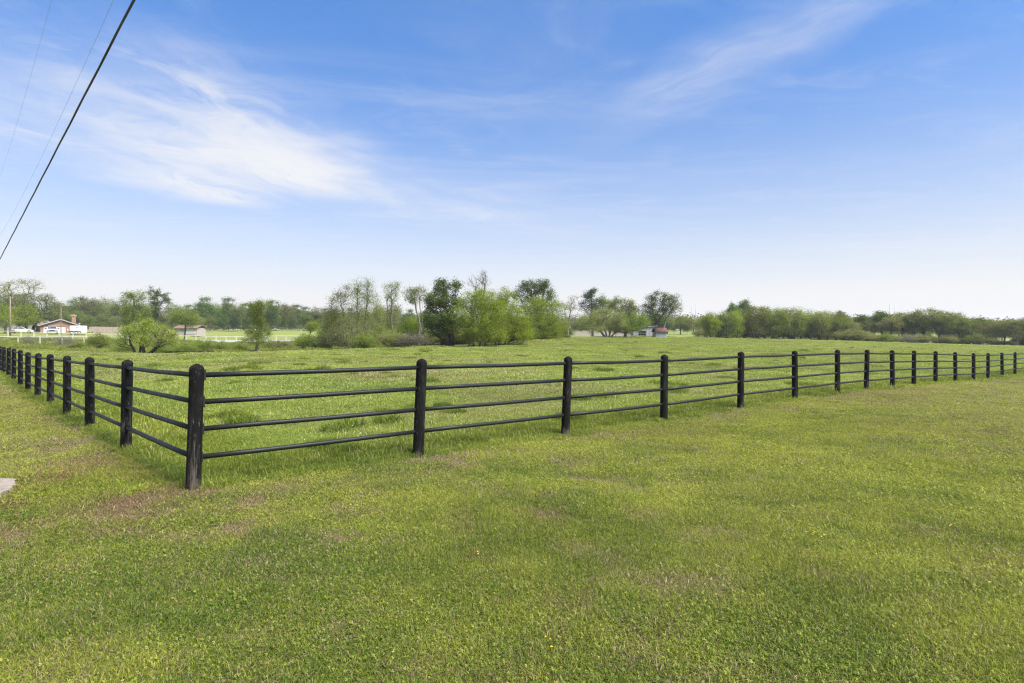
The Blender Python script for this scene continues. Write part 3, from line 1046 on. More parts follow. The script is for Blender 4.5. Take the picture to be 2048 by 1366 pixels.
tree_px('thicket_tree', 'brown leafless brush tree low in the thicket', 'tree', (705, 700), 64,
        [(700, 660, 28, 24), (730, 665, 26, 24), (680, 672, 24, 18)],
        [[(690, None), (686, 670)], [(705, None), (706, 655)], [(722, None), (728, 655)], [(735, None), (742, 665)]],
        seed=23, grow=1.2, ntips=340, lpt=9, leaf=0.13, spread=0.4, trunk_r=0.07, tip_r=0.008, twigs=900, bare=.2, leaf_mat='leaf_olive', bark_mat='bark', sides=4)
tree_px('thicket_tree', 'small leafy tree on the right side of the thicket', 'tree', (752, 697), 70,
        [(752, 640, 18, 20), (742, 665, 20, 16), (764, 660, 14, 16), (755, 620, 10, 12)],
        [[(750, None), (752, 650), (754, 615)], [(756, None), (764, 655)]], seed=51, ntips=220, lpt=16, leaf=0.15, spread=0.42, trunk_r=0.08, tip_r=0.009, twigs=400, leaf_mat='leaf_olive', bark_mat='bark_grey', sides=4)
tree_px('thicket_tree', 'low green tree at the left end of the thicket', 'tree', (660, 698), 74,
        [(660, 650, 16, 18), (650, 668, 14, 14), (672, 668, 16, 14)],
        [[(660, None), (660, 660), (658, 640)]], seed=52, ntips=200, lpt=18, leaf=0.16, spread=0.42, trunk_r=0.08, tip_r=0.009, twigs=250, leaf_mat='leaf_mid', bark_mat='bark_grey', sides=4)
tree_px('leaning_tree', 'slim leaning pale-barked tree with a small tufted top', 'tree', (793, 690), 72,
        [(787, 574, 12, 10), (785, 592, 14, 14), (771, 580, 5, 12, .6), (790, 615, 12, 12, .5), (775, 625, 10, 12, .4), (800, 650, 10, 12, .4)],
        [[(793, None), (786, 660), (778, 632), (772, 600)], [(790, None), (783, 640), (784, 575)], [(796, None), (797, 650)]],
        seed=24, ntips=170, lpt=9, leaf=0.16, spread=0.42, trunk_r=0.085, tip_r=0.010, twigs=420, bare=.25, leaf_mat='leaf_mid', bark_mat='bark_grey', sides=4)
tree_px('leaning_tree', 'thin tree with an airy umbrella crown left of the dark tree', 'tree', (840, 694), 68,
        [(822, 588, 17, 10), (838, 582, 15, 10), (828, 600, 16, 8), (845, 600, 8, 8, .5)],
        [[(836, None), (840, 650), (832, 615), (828, 592)], [(838, None), (845, 640), (838, 590)]],
        seed=25, ntips=150, lpt=11, leaf=0.16, spread=0.40, trunk_r=0.10, tip_r=0.010, twigs=420, bare=.2, leaf_mat='leaf_mid', bark_mat='bark_grey', sides=4)
tree_px('undergrowth_tree', 'bright green young tree under the umbrella-crowned one', 'tree', (815, 692), 70,
        [(815, 650, 18, 16), (800, 665, 14, 12), (828, 660, 14, 16)], [[(815, None), (816, 660)], [(822, None), (826, 660)]],
        seed=26, ntips=150, lpt=32, leaf=0.14, spread=0.42, leaf_mat='leaf_bright', trunk_r=0.08, tip_r=0.009)
tree_px('undergrowth_tree', 'round leafy young tree left of the slim leaning tree', 'tree', (772, 694), 74,
        [(772, 648, 16, 18), (764, 668, 14, 12), (782, 666, 14, 14)], [[(772, None), (772, 650)], [(776, None), (782, 660)]],
        seed=53, ntips=180, lpt=20, leaf=0.15, spread=0.42, leaf_mat='leaf_mid', trunk_r=0.08, tip_r=0.009)
tree_px('undergrowth_tree', 'leafy young tree tucked against the left side of the dark tree', 'tree', (850, 695), 70,
        [(848, 650, 16, 20), (838, 668, 16, 14), (862, 670, 14, 14)], [[(850, None), (849, 650)], [(856, None), (860, 662)]],
        seed=54, ntips=180, lpt=20, leaf=0.15, spread=0.42, leaf_mat='leaf_mid', trunk_r=0.08, tip_r=0.009)
tree_px('dark_tree', 'dark green big-leaved tree with three upright tops', 'tree', (902, 696), 62,
        [(880, 572, 10, 14, 1.2), (893, 573, 8, 13, 1.2), (911, 573, 10, 13, 1.3), (872, 600, 22, 16), (900, 605, 26, 20), (858, 612, 10, 14), (870, 635, 24, 18), (895, 640, 26, 18), (862, 650, 12, 10), (880, 662, 26, 12)],
        [[(900, None), (898, 660), (886, 570)], [(906, None), (905, 650), (912, 570)], [(898, None), (880, 675), (862, 660)]],
        seed=27, ntips=420, lpt=34, leaf=0.20, spread=0.36, leaf_mat='leaf_dark', bark_mat='bark_dark', trunk_r=0.16, tip_r=0.012)
tree_px('bare_tree', 'tall tree with bare twigs standing out above the green clump', 'tree', (962, 690), 68,
        [(950, 562, 14, 14), (964, 565, 10, 24), (972, 560, 10, 14), (960, 600, 22, 24)],
        [[(962, None), (962, 620), (965, 545)], [(962, None), (960, 620), (949, 556)], [(963, 620), (972, 552)]],
        seed=28, ntips=160, lpt=4, leaf=0.15, spread=0.4, trunk_r=0.15, tip_r=0.014, twigs=350, bare=.4, leaf_mat='leaf_olive', bark_mat='bark_grey')
tree_px('bright_tree', 'broad bright yellow-green tree in front of the bare-topped one', 'tree', (945, 696), 60,
        [(945, 600, 28, 22), (970, 600, 26, 20), (930, 630, 22, 22), (955, 640, 36, 26), (985, 630, 26, 24), (925, 655, 22, 18), (960, 668, 36, 16), (985, 668, 28, 14)],
        [[(948, None), (946, 660), (942, 605)], [(958, None), (960, 655), (970, 600)], [(940, None), (932, 660)], [(970, None), (978, 660), (985, 625)]],
        seed=29, grow=1.25, ntips=560, lpt=44, leaf=0.145, spread=0.40, leaf_mat='leaf_bright', trunk_r=0.13, tip_r=0.010, twigs=150)
tree_px('bright_tree', 'yellow-green tree with low sweeping branches right of the clump', 'tree', (1002, 692), 64,
        [(1010, 600, 22, 18), (1000, 625, 26, 22), (1030, 640, 26, 24), (1010, 655, 34, 20), (1045, 655, 20, 18), (1000, 668, 26, 15), (1040, 670, 24, 13)],
        [[(998, None), (1000, 655), (1006, 600)], [(1008, None), (1022, 660), (1034, 630)], [(992, None), (990, 670)], [(1016, None), (1018, 660)]],
        seed=30, grow=1.25, ntips=520, lpt=44, leaf=0.15, spread=0.42, leaf_mat='leaf_bright', trunk_r=0.12, tip_r=0.010, twigs=250)
tree_px('oak_tree', 'dark-topped oak rising behind the yellow-green trees', 'tree', (1072, 684), 92,
        [(1052, 566, 10, 8), (1062, 575, 22, 12), (1088, 568, 13, 11, 1.3), (1100, 580, 8, 8), (1045, 590, 20, 14), (1085, 595, 22, 18), (1110, 590, 8, 8), (1065, 625, 34, 22), (1110, 610, 10, 10)],
        [[(1074, None), (1072, 630), (1062, 575)], [(1074, None), (1078, 630), (1090, 572)]],
        seed=31, grow=1.16, ntips=300, lpt=34, leaf=0.24, spread=0.52, leaf_mat='leaf_dark', trunk_r=0.28, tip_r=0.016, twigs=60)
tree_px('round_tree', 'rounded yellow-green tree at the right end of the green clump', 'tree', (1085, 683), 82,
        [(1075, 612, 26, 20), (1100, 625, 30, 24), (1080, 650, 34, 20), (1115, 648, 20, 18), (1095, 665, 34, 15), (1065, 668, 24, 13)],
        [[(1080, None), (1080, 650), (1075, 610)], [(1088, None), (1098, 650), (1106, 625)]],
        seed=32, grow=1.26, ntips=560, lpt=40, leaf=0.17, spread=0.48, leaf_mat='leaf_bright', trunk_r=0.16, tip_r=0.012, twigs=120)
tree_px('bare_tree', 'sparse grey tree with a broken arching branch', 'tree', (1140, 678), 96,
        [(1146, 596, 10, 9), (1138, 612, 16, 10), (1150, 625, 12, 14), (1135, 640, 14, 10)],
        [[(1136, None), (1138, 640), (1146, 590)], [(1136, None), (1130, 620), (1142, 596)]],
        seed=33, ntips=130, lpt=6, leaf=0.2, spread=0.5, trunk_r=0.14, tip_r=0.014, twigs=300, bare=.3, leaf_mat='leaf_grey', bark_mat='bark_grey')
tree_px('pine_tree', 'dark tufted pine standing above the low farm trees', 'tree', (1184, 676), 106,
        [(1178, 588, 10, 8, 1.6), (1186, 582, 7, 5, 1.4), (1165, 607, 9, 6, 1.5), (1180, 600, 12, 6, 1.3), (1195, 604, 9, 7), (1172, 595, 8, 6), (1174, 618, 13, 8), (1192, 620, 11, 9), (1184, 610, 10, 8), (1186, 635, 12, 10, .7)],
        [[(1186, None), (1185, 630), (1182, 584)]], seed=34, ntips=200, lpt=24, leaf=0.22, spread=0.45, leaf_mat='leaf_pine', trunk_r=0.2, tip_r=0.018, droop=.15)
tree_px('farm_tree', 'mid-height leafy tree between the pine and the sheds', 'tree', (1208, 676), 108,
        [(1206, 597, 12, 9), (1200, 615, 16, 12), (1216, 610, 12, 12), (1208, 635, 18, 14)], seed=35, grow=1.16, ntips=160, lpt=30, leaf=0.24, spread=0.55, leaf_mat='leaf_mid', trunk_r=0.2, tip_r=0.016, twigs=80)
tree_px('farm_tree', 'leafy tree with a pointed dark top behind the pens', 'tree', (1246, 675), 108,
        [(1239, 600, 10, 10), (1232, 612, 12, 10), (1256, 608, 12, 9), (1248, 625, 24, 14), (1262, 620, 16, 12)], seed=36, grow=1.16, ntips=200, lpt=30, leaf=0.24, spread=0.55, leaf_mat='leaf_mid', trunk_r=0.2, tip_r=0.016, twigs=80)
tree_px('hedge_tree', 'wide low tree with tangled grey trunks by the pens', 'tree', (1214, 676), 98,
        [(1185, 640, 30, 17), (1215, 635, 30, 20), (1165, 648, 16, 12), (1240, 645, 22, 16), (1200, 655, 40, 10)],
        [[(1214, None), (1210, 655), (1190, 640)], [(1218, None), (1222, 655), (1230, 635)], [(1212, None), (1200, 662), (1175, 652)], [(1220, None), (1236, 660)]],
        seed=37, grow=1.16, ntips=320, lpt=30, leaf=0.2, spread=0.5, leaf_mat='leaf_olive', bark_mat='bark_grey', trunk_r=0.2, tip_r=0.014, twigs=600, bare=.1)
tree_px('hedge_tree', 'low dark green round tree left of the tin shed', 'tree', (1250, 675), 98,
        [(1250, 645, 24, 16), (1275, 640, 16, 14), (1262, 655, 24, 12), (1235, 655, 14, 12), (1290, 640, 10, 12)], seed=38, grow=1.16, ntips=260, lpt=36, leaf=0.2, spread=0.5, leaf_mat='leaf_mid', bark_mat='bark_dark', trunk_r=0.24, tip_r=0.014)
tree_px('shade_tree', 'single dark round tree beside the rusty-roofed shed', 'tree', (1309, 675), 106,
        [(1318, 595, 20, 13), (1300, 605, 16, 12), (1336, 602, 16, 12), (1312, 618, 26, 14), (1340, 615, 16, 12), (1300, 630, 18, 10), (1318, 640, 14, 8, .6)],
        [[(1309, None), (1310, 650), (1302, 600)], [(1309, None), (1312, 645), (1322, 595)], [(1311, 648), (1330, 625), (1345, 605)]],
        seed=39, grow=1.16, ntips=280, lpt=34, leaf=0.22, spread=0.5, leaf_mat='leaf_dark', bark_mat='bark_dark', trunk_r=0.26, tip_r=0.015)
tree_px('bare_tree', 'feathery leafless tree leaning right of the dark shade tree', 'tree', (1325, 672), 116,
        [(1350, 605, 14, 16), (1356, 620, 10, 14), (1340, 630, 14, 14)], [[(1322, None), (1332, 640), (1350, 605)]],
        seed=40, ntips=160, lpt=3, leaf=0.2, spread=0.5, trunk_r=0.14, tip_r=0.015, twigs=600, bare=.4, leaf_mat='leaf_grey', bark_mat='bark_grey')

# --- woodland prototypes, copied with their own size and turn


def proto(seed, lobes, trunks, **kw):
    return grow_tree(seed=seed, trunks=trunks, lobes=lobes, **kw)


PR = {}
PR['grove_a'] = proto(101, [(0, 0, 5.6, 2.2, 2.2, 2.0), (1.2, .4, 4.4, 2, 2, 1.7), (-1.3, -.3, 4.2, 1.9, 1.9, 1.8), (0, 0, 3.0, 2.3, 2.3, 1.3, .9), (.3, 0, 1.5, 1.9, 1.9, .9, .6)], [[(0, 0, 0), (.1, 0, 2.5), (0, 0, 5.2)], [(.2, .1, 0), (.8, .2, 2.6), (1.3, .3, 4.4)]],
                      ntips=260, lpt=26, leaf=0.26, spread=0.6, leaf_mat='leaf_mid', bark_mat='bark_dark', trunk_r=0.17, tip_r=0.018)
PR['grove_b'] = proto(102, [(0, 0, 6.2, 1.7, 1.7, 1.9), (.9, .4, 4.6, 1.8, 1.8, 1.8), (-.9, -.3, 4.8, 1.6, 1.6, 1.6), (0.2, 0, 3.1, 2.0, 2.0, 1.3, .9), (-.2, 0, 1.6, 1.7, 1.7, .9, .6)], [[(0, 0, 0), (-.1, 0, 2.5), (.2, 0, 5.8)], [(.2, .1, 0), (-.6, .2, 2.6), (-1.0, .3, 4.6)]],
                      ntips=250, lpt=26, leaf=0.26, spread=0.6, leaf_mat='leaf_bright', bark_mat='bark_dark', trunk_r=0.15, tip_r=0.018)
PR['grove_c'] = proto(103, [(0, 0, 5.2, 2.4, 2.2, 1.9), (1.5, .2, 4.0, 1.7, 1.7, 1.5), (-1.4, .3, 4.2, 1.8, 1.8, 1.6), (-.3, 0, 2.8, 2.4, 2.2, 1.2, .9), (.2, 0, 1.5, 2.0, 2.0, .9, .7)], [[(0, 0, 0), (.1, 0, 2.0), (-.2, 0, 5.0)], [(-.3, .1, 0), (-.9, .2, 2.2), (-1.4, .3, 4.2)], [(.3, 0, 0), (1.0, 0, 2.4), (1.5, 0, 4.0)]],
                      ntips=260, lpt=24, leaf=0.26, spread=0.65, leaf_mat='leaf_olive', bark_mat='bark_dark', trunk_r=0.15, tip_r=0.018, twigs=150)
PR['tall_dark'] = proto(104, [(0, 0, 8.4, 1.2, 1.2, 1.2), (.9, 0, 7.2, 1.2, 1.2, 1.1), (-1.0, .2, 7.0, 1.3, 1.3, 1.2), (0, 0, 5.2, 1.6, 1.6, 1.5)], [[(0, 0, 0), (.1, 0, 4), (0, 0, 8.2)]],
                        ntips=190, lpt=26, leaf=0.30, spread=0.55, leaf_mat='leaf_dark', trunk_r=0.2, tip_r=0.02)
PR['lolly'] = proto(105, [(0, 0, 6.6, 1.7, 1.7, 1.2), (.9, .2, 6.0, 1.2, 1.2, 1.0), (-1, 0, 6.1, 1.2, 1.2, 1.0)], [[(0, 0, 0), (-.3, 0, 3), (-.7, 0, 6)], [(.3, 0, 0), (.2, 0, 3), (.6, 0, 6.2)]],
                    ntips=120, lpt=24, leaf=0.30, spread=0.5, leaf_mat='leaf_dark', bark_mat='bark_dark', trunk_r=0.15, tip_r=0.018)
PR['open_a'] = proto(106, [(0, 0, 6.2, 2.3, 2.3, 1.5), (-1.6, 0, 5.0, 1.6, 1.6, 1.4), (1.6, .4, 5.4, 1.5, 1.5, 1.2), (0, 0, 3.6, 1.8, 1.8, 1.2, .5)], [[(0, 0, 0), (.2, 0, 3), (-1.2, 0, 5.4)], [(0, 0, 0), (.3, 0, 2.6), (1.3, 0, 5.6)]],
                     ntips=190, lpt=20, leaf=0.28, spread=0.6, leaf_mat='leaf_mid', bark_mat='bark', trunk_r=0.18, tip_r=0.02, twigs=500, bare=.2)
PR['open_b'] = proto(107, [(0, 0, 6.6, 1.8, 1.8, 1.8), (-1.2, 0, 5.2, 1.5, 1.5, 1.5), (1.3, .4, 5.0, 1.6, 1.6, 1.5), (0, 0, 3.2, 2, 2, 1.3, .6)], [[(0, 0, 0), (0, 0, 3), (-.2, 0, 6.5)], [(.2, 0, 0), (.6, 0, 2.6), (1.2, 0, 5)]],
                     ntips=190, lpt=18, leaf=0.28, spread=0.6, leaf_mat='leaf_olive', bark_mat='bark_grey', trunk_r=0.16, tip_r=0.02, twigs=800, bare=.25)
PR['wood_a'] = proto(108, [(0, 0, 8.5, 3, 3, 2.4), (-2.2, 0, 6.8, 2.4, 2.4, 2.2), (2.2, .5, 7.0, 2.4, 2.4, 2.0), (0, 0, 4.6, 3.2, 3.2, 2.2)], [[(0, 0, 0), (.2, 0, 4), (0, 0, 8.5)], [(.1, 0, 2.5), (1.6, 0, 5), (2.4, 0, 7)]],
                     ntips=240, lpt=22, leaf=0.42, spread=0.95, leaf_mat='leaf_far', trunk_r=0.25, tip_r=0.03, twigs=80)
PR['wood_b'] = proto(109, [(0, 0, 9.2, 2.3, 2.3, 2.2), (-1.8, 0, 7.2, 2.2, 2.2, 2.0), (1.8, .5, 6.6, 2.2, 2.2, 2.0), (0, 0, 4.4, 2.8, 2.8, 2.2)], [[(0, 0, 0), (-.2, 0, 4), (0, 0, 9)], [(-.1, 0, 2.5), (-1.3, 0, 5), (-2, 0, 7)]],
                     ntips=240, lpt=22, leaf=0.42, spread=0.9, leaf_mat='leaf_dark', trunk_r=0.25, tip_r=0.03, twigs=80)
PR['wood_c'] = proto(110, [(0, 0, 7.6, 2.8, 2.8, 2.2), (-2.0, 0, 6.0, 2.2, 2.2, 2.0), (2.0, .5, 6.0, 2.2, 2.2, 2.0), (0, 0, 3.8, 2.8, 2.8, 2.0)], [[(0, 0, 0), (.2, 0, 4), (0, 0, 7.5)], [(.1, 0, 2.5), (1.3, 0, 5), (2, 0, 6)]],
                     ntips=230, lpt=16, leaf=0.42, spread=0.9, leaf_mat='leaf_olive', bark_mat='bark_grey', trunk_r=0.22, tip_r=0.03, twigs=400, bare=.15)
PR['brush'] = proto(111, [(0, 0, 1.6, 1.8, 1.6, 1.0), (1.2, .2, 1.2, 1.2, 1.2, .8), (-1.2, 0, 1.2, 1.2, 1.2, .9)], [[(0, 0, 0), (.1, 0, 1.5)], [(.5, .2, 0), (1, .2, 1.2)], [(-.5, 0, 0), (-1, 0, 1.2)]],
                    ntips=170, lpt=18, leaf=0.20, spread=0.40, leaf_mat='leaf_olive', bark_mat='bark_grey', trunk_r=0.05, tip_r=0.012, twigs=500)
PR['brush_green'] = proto(112, [(0, 0, 1.5, 1.7, 1.6, 1.0), (1.2, .2, 1.1, 1.2, 1.2, .8), (-1.2, 0, 1.3, 1.2, 1.2, .9), (.2, 0, 2.2, .7, .7, .6)], [[(0, 0, 0), (.1, 0, 1.5)], [(.5, .2, 0), (1, .2, 1.2)], [(-.5, 0, 0), (-1, 0, 1.2)]],
                          ntips=190, lpt=24, leaf=0.17, spread=0.38, leaf_mat='leaf_mid', bark_mat='bark_dark', trunk_r=0.05, tip_r=0.010, twigs=100)
PR['brush_grey'] = proto(113, [(0, 0, 1.0, 1.2, 1.2, .8), (.6, .2, .9, .8, .8, .6), (-.6, 0, .8, .8, .8, .6)], [[(0, 0, 0), (.1, 0, .9)], [(.2, .2, 0), (.5, .2, .9)], [(-.2, 0, 0), (-.5, 0, .8)]],
                         ntips=150, lpt=3, leaf=0.12, spread=0.3, leaf_mat='leaf_grey', bark_mat='bark_grey', trunk_r=0.03, tip_r=0.008, twigs=900)
PR['brush_yellow'] = proto(114, [(0, 0, .7, 1.5, .8, .45), (1.0, 0, .6, .8, .7, .4), (-1.0, 0, .6, .8, .7, .4)], [[(0, 0, 0), (.1, 0, .6)], [(.5, .1, 0), (.9, .1, .5)], [(-.5, 0, 0), (-.9, 0, .5)]],
                           ntips=150, lpt=22, leaf=0.10, spread=0.24, leaf_mat='leaf_yellow', bark_mat='bark_dark', trunk_r=0.02, tip_r=0.006)


def put_tree(kind, name, label, px, d, h_px, w=1.0, group=None, cat='tree', rz=None, crown='crown', stem='trunk', rs=np.random.RandomState(8)):
    """stand a copy of a woodland tree so that it is h_px pixels tall in the photograph"""
    tm, cm = PR[kind]
    co = np.empty(len(cm.vertices) * 3, np.float32); cm.vertices.foreach_get('co', co)
    top = np.percentile(co[2::3], 99.5)
    s = h_px * d / F / top
    x = (px - 1024) * d / F
    root = thing(name, label, cat, (x, d, gz1(x, d) - 0.08), rs.uniform(0, 6.28) if rz is None else rz, group)
    root.scale = (s * w, s * w, s)
    link(stem, tm, root); link(crown, cm, root)
    return root


ORD = ['first', 'second', 'third', 'fourth', 'fifth', 'sixth', 'seventh', 'eighth', 'ninth', 'tenth', 'eleventh', 'twelfth', 'thirteenth', 'fourteenth',
       'fifteenth', 'sixteenth', 'seventeenth', 'eighteenth']
LOOK = {'grove_a': 'green', 'grove_b': 'yellow-green', 'grove_c': 'olive'}
grove = [(1420, 624, 'grove_b', 118), (1436, 630, 'grove_c', 124), (1452, 621, 'grove_a', 120), (1474, 622, 'grove_b', 122), (1490, 618, 'grove_a', 124), (1512, 612, 'grove_c', 122),
         (1530, 613, 'grove_b', 126), (1548, 616, 'grove_a', 122), (1566, 617, 'grove_b', 126), (1584, 615, 'grove_c', 124), (1602, 621, 'grove_b', 124), (1620, 621, 'grove_a', 126),
         (1638, 623, 'grove_c', 122), (1655, 622, 'grove_b', 126), (1672, 625, 'grove_a', 122), (1690, 634, 'grove_c', 122)]


def base_py(px, d):
    x = (px - 1024) * d / F
    return 683 - (gz1(x, d) - CAM_H) * F / d


for i, (px, top, kd, d) in enumerate(grove):
    lab = f'{LOOK[kd]} tree, {ORD[i]} from the left in the grove along the far pasture edge'
    put_tree(kd, 'grove_tree', lab, px, d, base_py(px, d) - top, 1.15, 'trees of the grove along the far pasture edge')
put_tree('tall_dark', 'grove_tree', 'left of two dark tops rising out of the grove', 1466, 132, 70, 1.0, 'dark trees rising out of the grove')
put_tree('tall_dark', 'grove_tree', 'right and taller of two dark tops rising out of the grove', 1489, 134, 76, 1.15, 'dark trees rising out of the grove')
put_tree('tall_dark', 'grove_tree', 'dark ragged tree at the right end of the grove', 1682, 130, 58, 1.2, 'dark trees rising out of the grove')

# right-hand wood: a sparse mixed edge
right = [(1712, 640, 'open_b', 124), (1726, 627, 'lolly', 128), (1745, 634, 'open_a', 126), (1764, 626, 'lolly', 126), (1782, 634, 'open_b', 122), (1803, 619, 'open_a', 124),
         (1828, 622, 'open_b', 122), (1851, 621, 'open_a', 120), (1876, 628, 'open_a', 118), (1897, 627, 'open_b', 118), (1916, 628, 'open_a', 116), (1938, 632, 'open_a', 116),
         (1962, 629, 'lolly', 120), (1985, 636, 'open_b', 114), (2008, 633, 'open_a', 114), (2033, 631, 'open_b', 112), (2058, 630, 'open_a', 112), (2086, 628, 'open_b', 112), (2115, 630, 'open_a', 110)]
rs2w = np.random.RandomState(66)
LK2 = {'open_a': 'olive-green open-crowned tree', 'open_b': 'greyish half-leafed tree', 'lolly': 'dark-crowned tree on thin bare trunks'}
for i, (px, top, kd, d) in enumerate(right):
    if px > 2048:
        lab = 'tree at the right edge of the picture in the sparse wood'
    else:
        lab = f'{LK2[kd]}, {ORD[i] if i < 18 else "last"} from the left in the sparse wood at right'
    put_tree(kd, 'wood_tree', lab, px, d, base_py(px, d) - top + rs2w.uniform(-7, 9), rs2w.uniform(1.15, 1.6), 'trees at the front of the sparse wood at right')
rs2 = np.random.RandomState(55)
for px in np.arange(1700, 2130, 16):
    kd = ['open_a', 'open_b', 'wood_c', 'open_a', 'open_b'][rs2.randint(5)]
    d = rs2.uniform(132, 150)
    put_tree(kd, 'wood_tree', 'tree in the back rows of the sparse wood at right', px + rs2.uniform(-6, 6), d, base_py(px, d) - rs2.uniform(636, 658), 1.2, 'trees in the back rows of the sparse wood at right')
for px in np.arange(1690, 2120, 8):
    px = px + rs2.uniform(-8, 8)
    d = 119 - (px - 1690) * 0.018 + rs2.uniform(-1, 5)
    kd = ['brush', 'brush_green', 'brush_grey', 'brush'][rs2.randint(4)]
    lab = {'brush': 'olive-brown bush', 'brush_green': 'fresh green bush', 'brush_grey': 'bare grey bush'}[kd] + ' at the foot of the sparse wood, ' + ('near the grove end' if px < 1810 else 'in the middle of the row' if px < 1930 else 'towards the right edge')
    put_tree(kd, 'understory_bush', lab, px, d, 7 + 18 * rs2.rand() ** 1.5, rs2.uniform(1.1, 1.7), 'bushes at the foot of the sparse wood at right', 'bush', crown='foliage', stem='stems')
for px in np.arange(1404, 1700, 11):
    d = rs2.uniform(128, 134)
    put_tree(['brush', 'brush_green'][rs2.randint(2)], 'understory_bush', 'shaded bush among the trunks of the grove', px, d, rs2.uniform(14, 26), 1.4,
             'bushes among the trunks of the grove', 'bush', crown='foliage', stem='stems')
# low wood behind the meadow between shade tree and grove
for px in np.arange(1335, 1420, 13):
    d = rs2.uniform(165, 190)
    put_tree(['wood_c', 'open_b', 'open_a'][rs2.randint(3)], 'wood_tree', 'grey-olive tree in the low wood behind the rusty-roofed shed', px, d, base_py(px, d) - rs2.uniform(630, 642), 1.4, 'trees of the low wood behind the sheds')
# wood behind grove and farm trees
for px in np.arange(1130, 1340, 22):
    d = rs2.uniform(160, 190)
    put_tree(['wood_c', 'wood_a', 'open_a'][rs2.randint(3)], 'wood_tree', 'tree in the wood glimpsed behind the farm trees', px, d, base_py(px, d) - rs2.uniform(625, 645), 1.3, 'trees of the wood behind the farm trees')
for px in np.arange(1410, 1720, 20):
    d = rs2.uniform(150, 170)
    put_tree(['wood_c', 'wood_a', 'open_a'][rs2.randint(3)], 'wood_tree', 'tree in the wood glimpsed behind the grove', px, d, base_py(px, d) - rs2.uniform(628, 640), 1.3, 'trees of the wood behind the grove')

# wood behind the house and field on the left
left_back = [(112, 604), (128, 612), (144, 600), (160, 594), (176, 597), (193, 603), (210, 596), (226, 607), (244, 600), (262, 610), (284, 604), (345, 607), (362, 612), (380, 609), (398, 606),
             (412, 594), (430, 607), (445, 611), (458, 595), (475, 610), (492, 606), (508, 609), (528, 603), (546, 600), (562, 607), (578, 611), (595, 609), (612, 613), (632, 614), (652, 616),
             (672, 618), (700, 616), (730, 614), (760, 612), (790, 610), (820, 618), (850, 622)]
for i, (px, top) in enumerate(left_back):
    kd = ['wood_a', 'wood_b', 'wood_c'][rs2.randint(3)]
    d = rs2.uniform(185, 215)
    if px in (412, 458, 546):
        kd = 'wood_b'
        lab = {412: 'taller open tree left of two rising from the wood behind the field', 458: 'rounded dark tree rising highest from the wood behind the field', 546: 'dark tree top right of the flared bank tree in the far wood'}[px]
    else:
        lab = 'hazy green tree in the wood behind the brick house' if px < 300 else 'hazy green tree in the wood behind the far field'
    put_tree(kd, 'wood_tree', lab, px, d, base_py(px, d) - top, 0.95, 'trees of the wood behind the house' if px < 300 else 'trees of the wood behind the far field')
for px in np.arange(-60, 860, 24):
    d = rs2.uniform(170, 185)
    if 400 < px < 640:
        d += 14
    put_tree(['wood_a', 'wood_c', 'open_a', 'wood_b'][rs2.randint(4)], 'wood_tree', 'lower front tree of the hazy wood ' + ('at the left edge of the picture' if px < 60 else 'right behind the brick house' if px < 300 else 'along the far field' if px < 640 else 'glimpsed behind the creekside thicket'), px + rs2.uniform(-5, 5), d, base_py(px, d) - rs2.uniform(618, 634), 1.1, 'lower front trees of the hazy wood at left')
for px in np.arange(-120, 60, 24):
    d = rs2.uniform(150, 175)
    put_tree(['wood_a', 'wood_b'][rs2.randint(2)], 'wood_tree', 'tall tree in the dense wood at the far left edge', px, d, base_py(px, d) - rs2.uniform(585, 600), 1.0, 'trees at the far left edge')

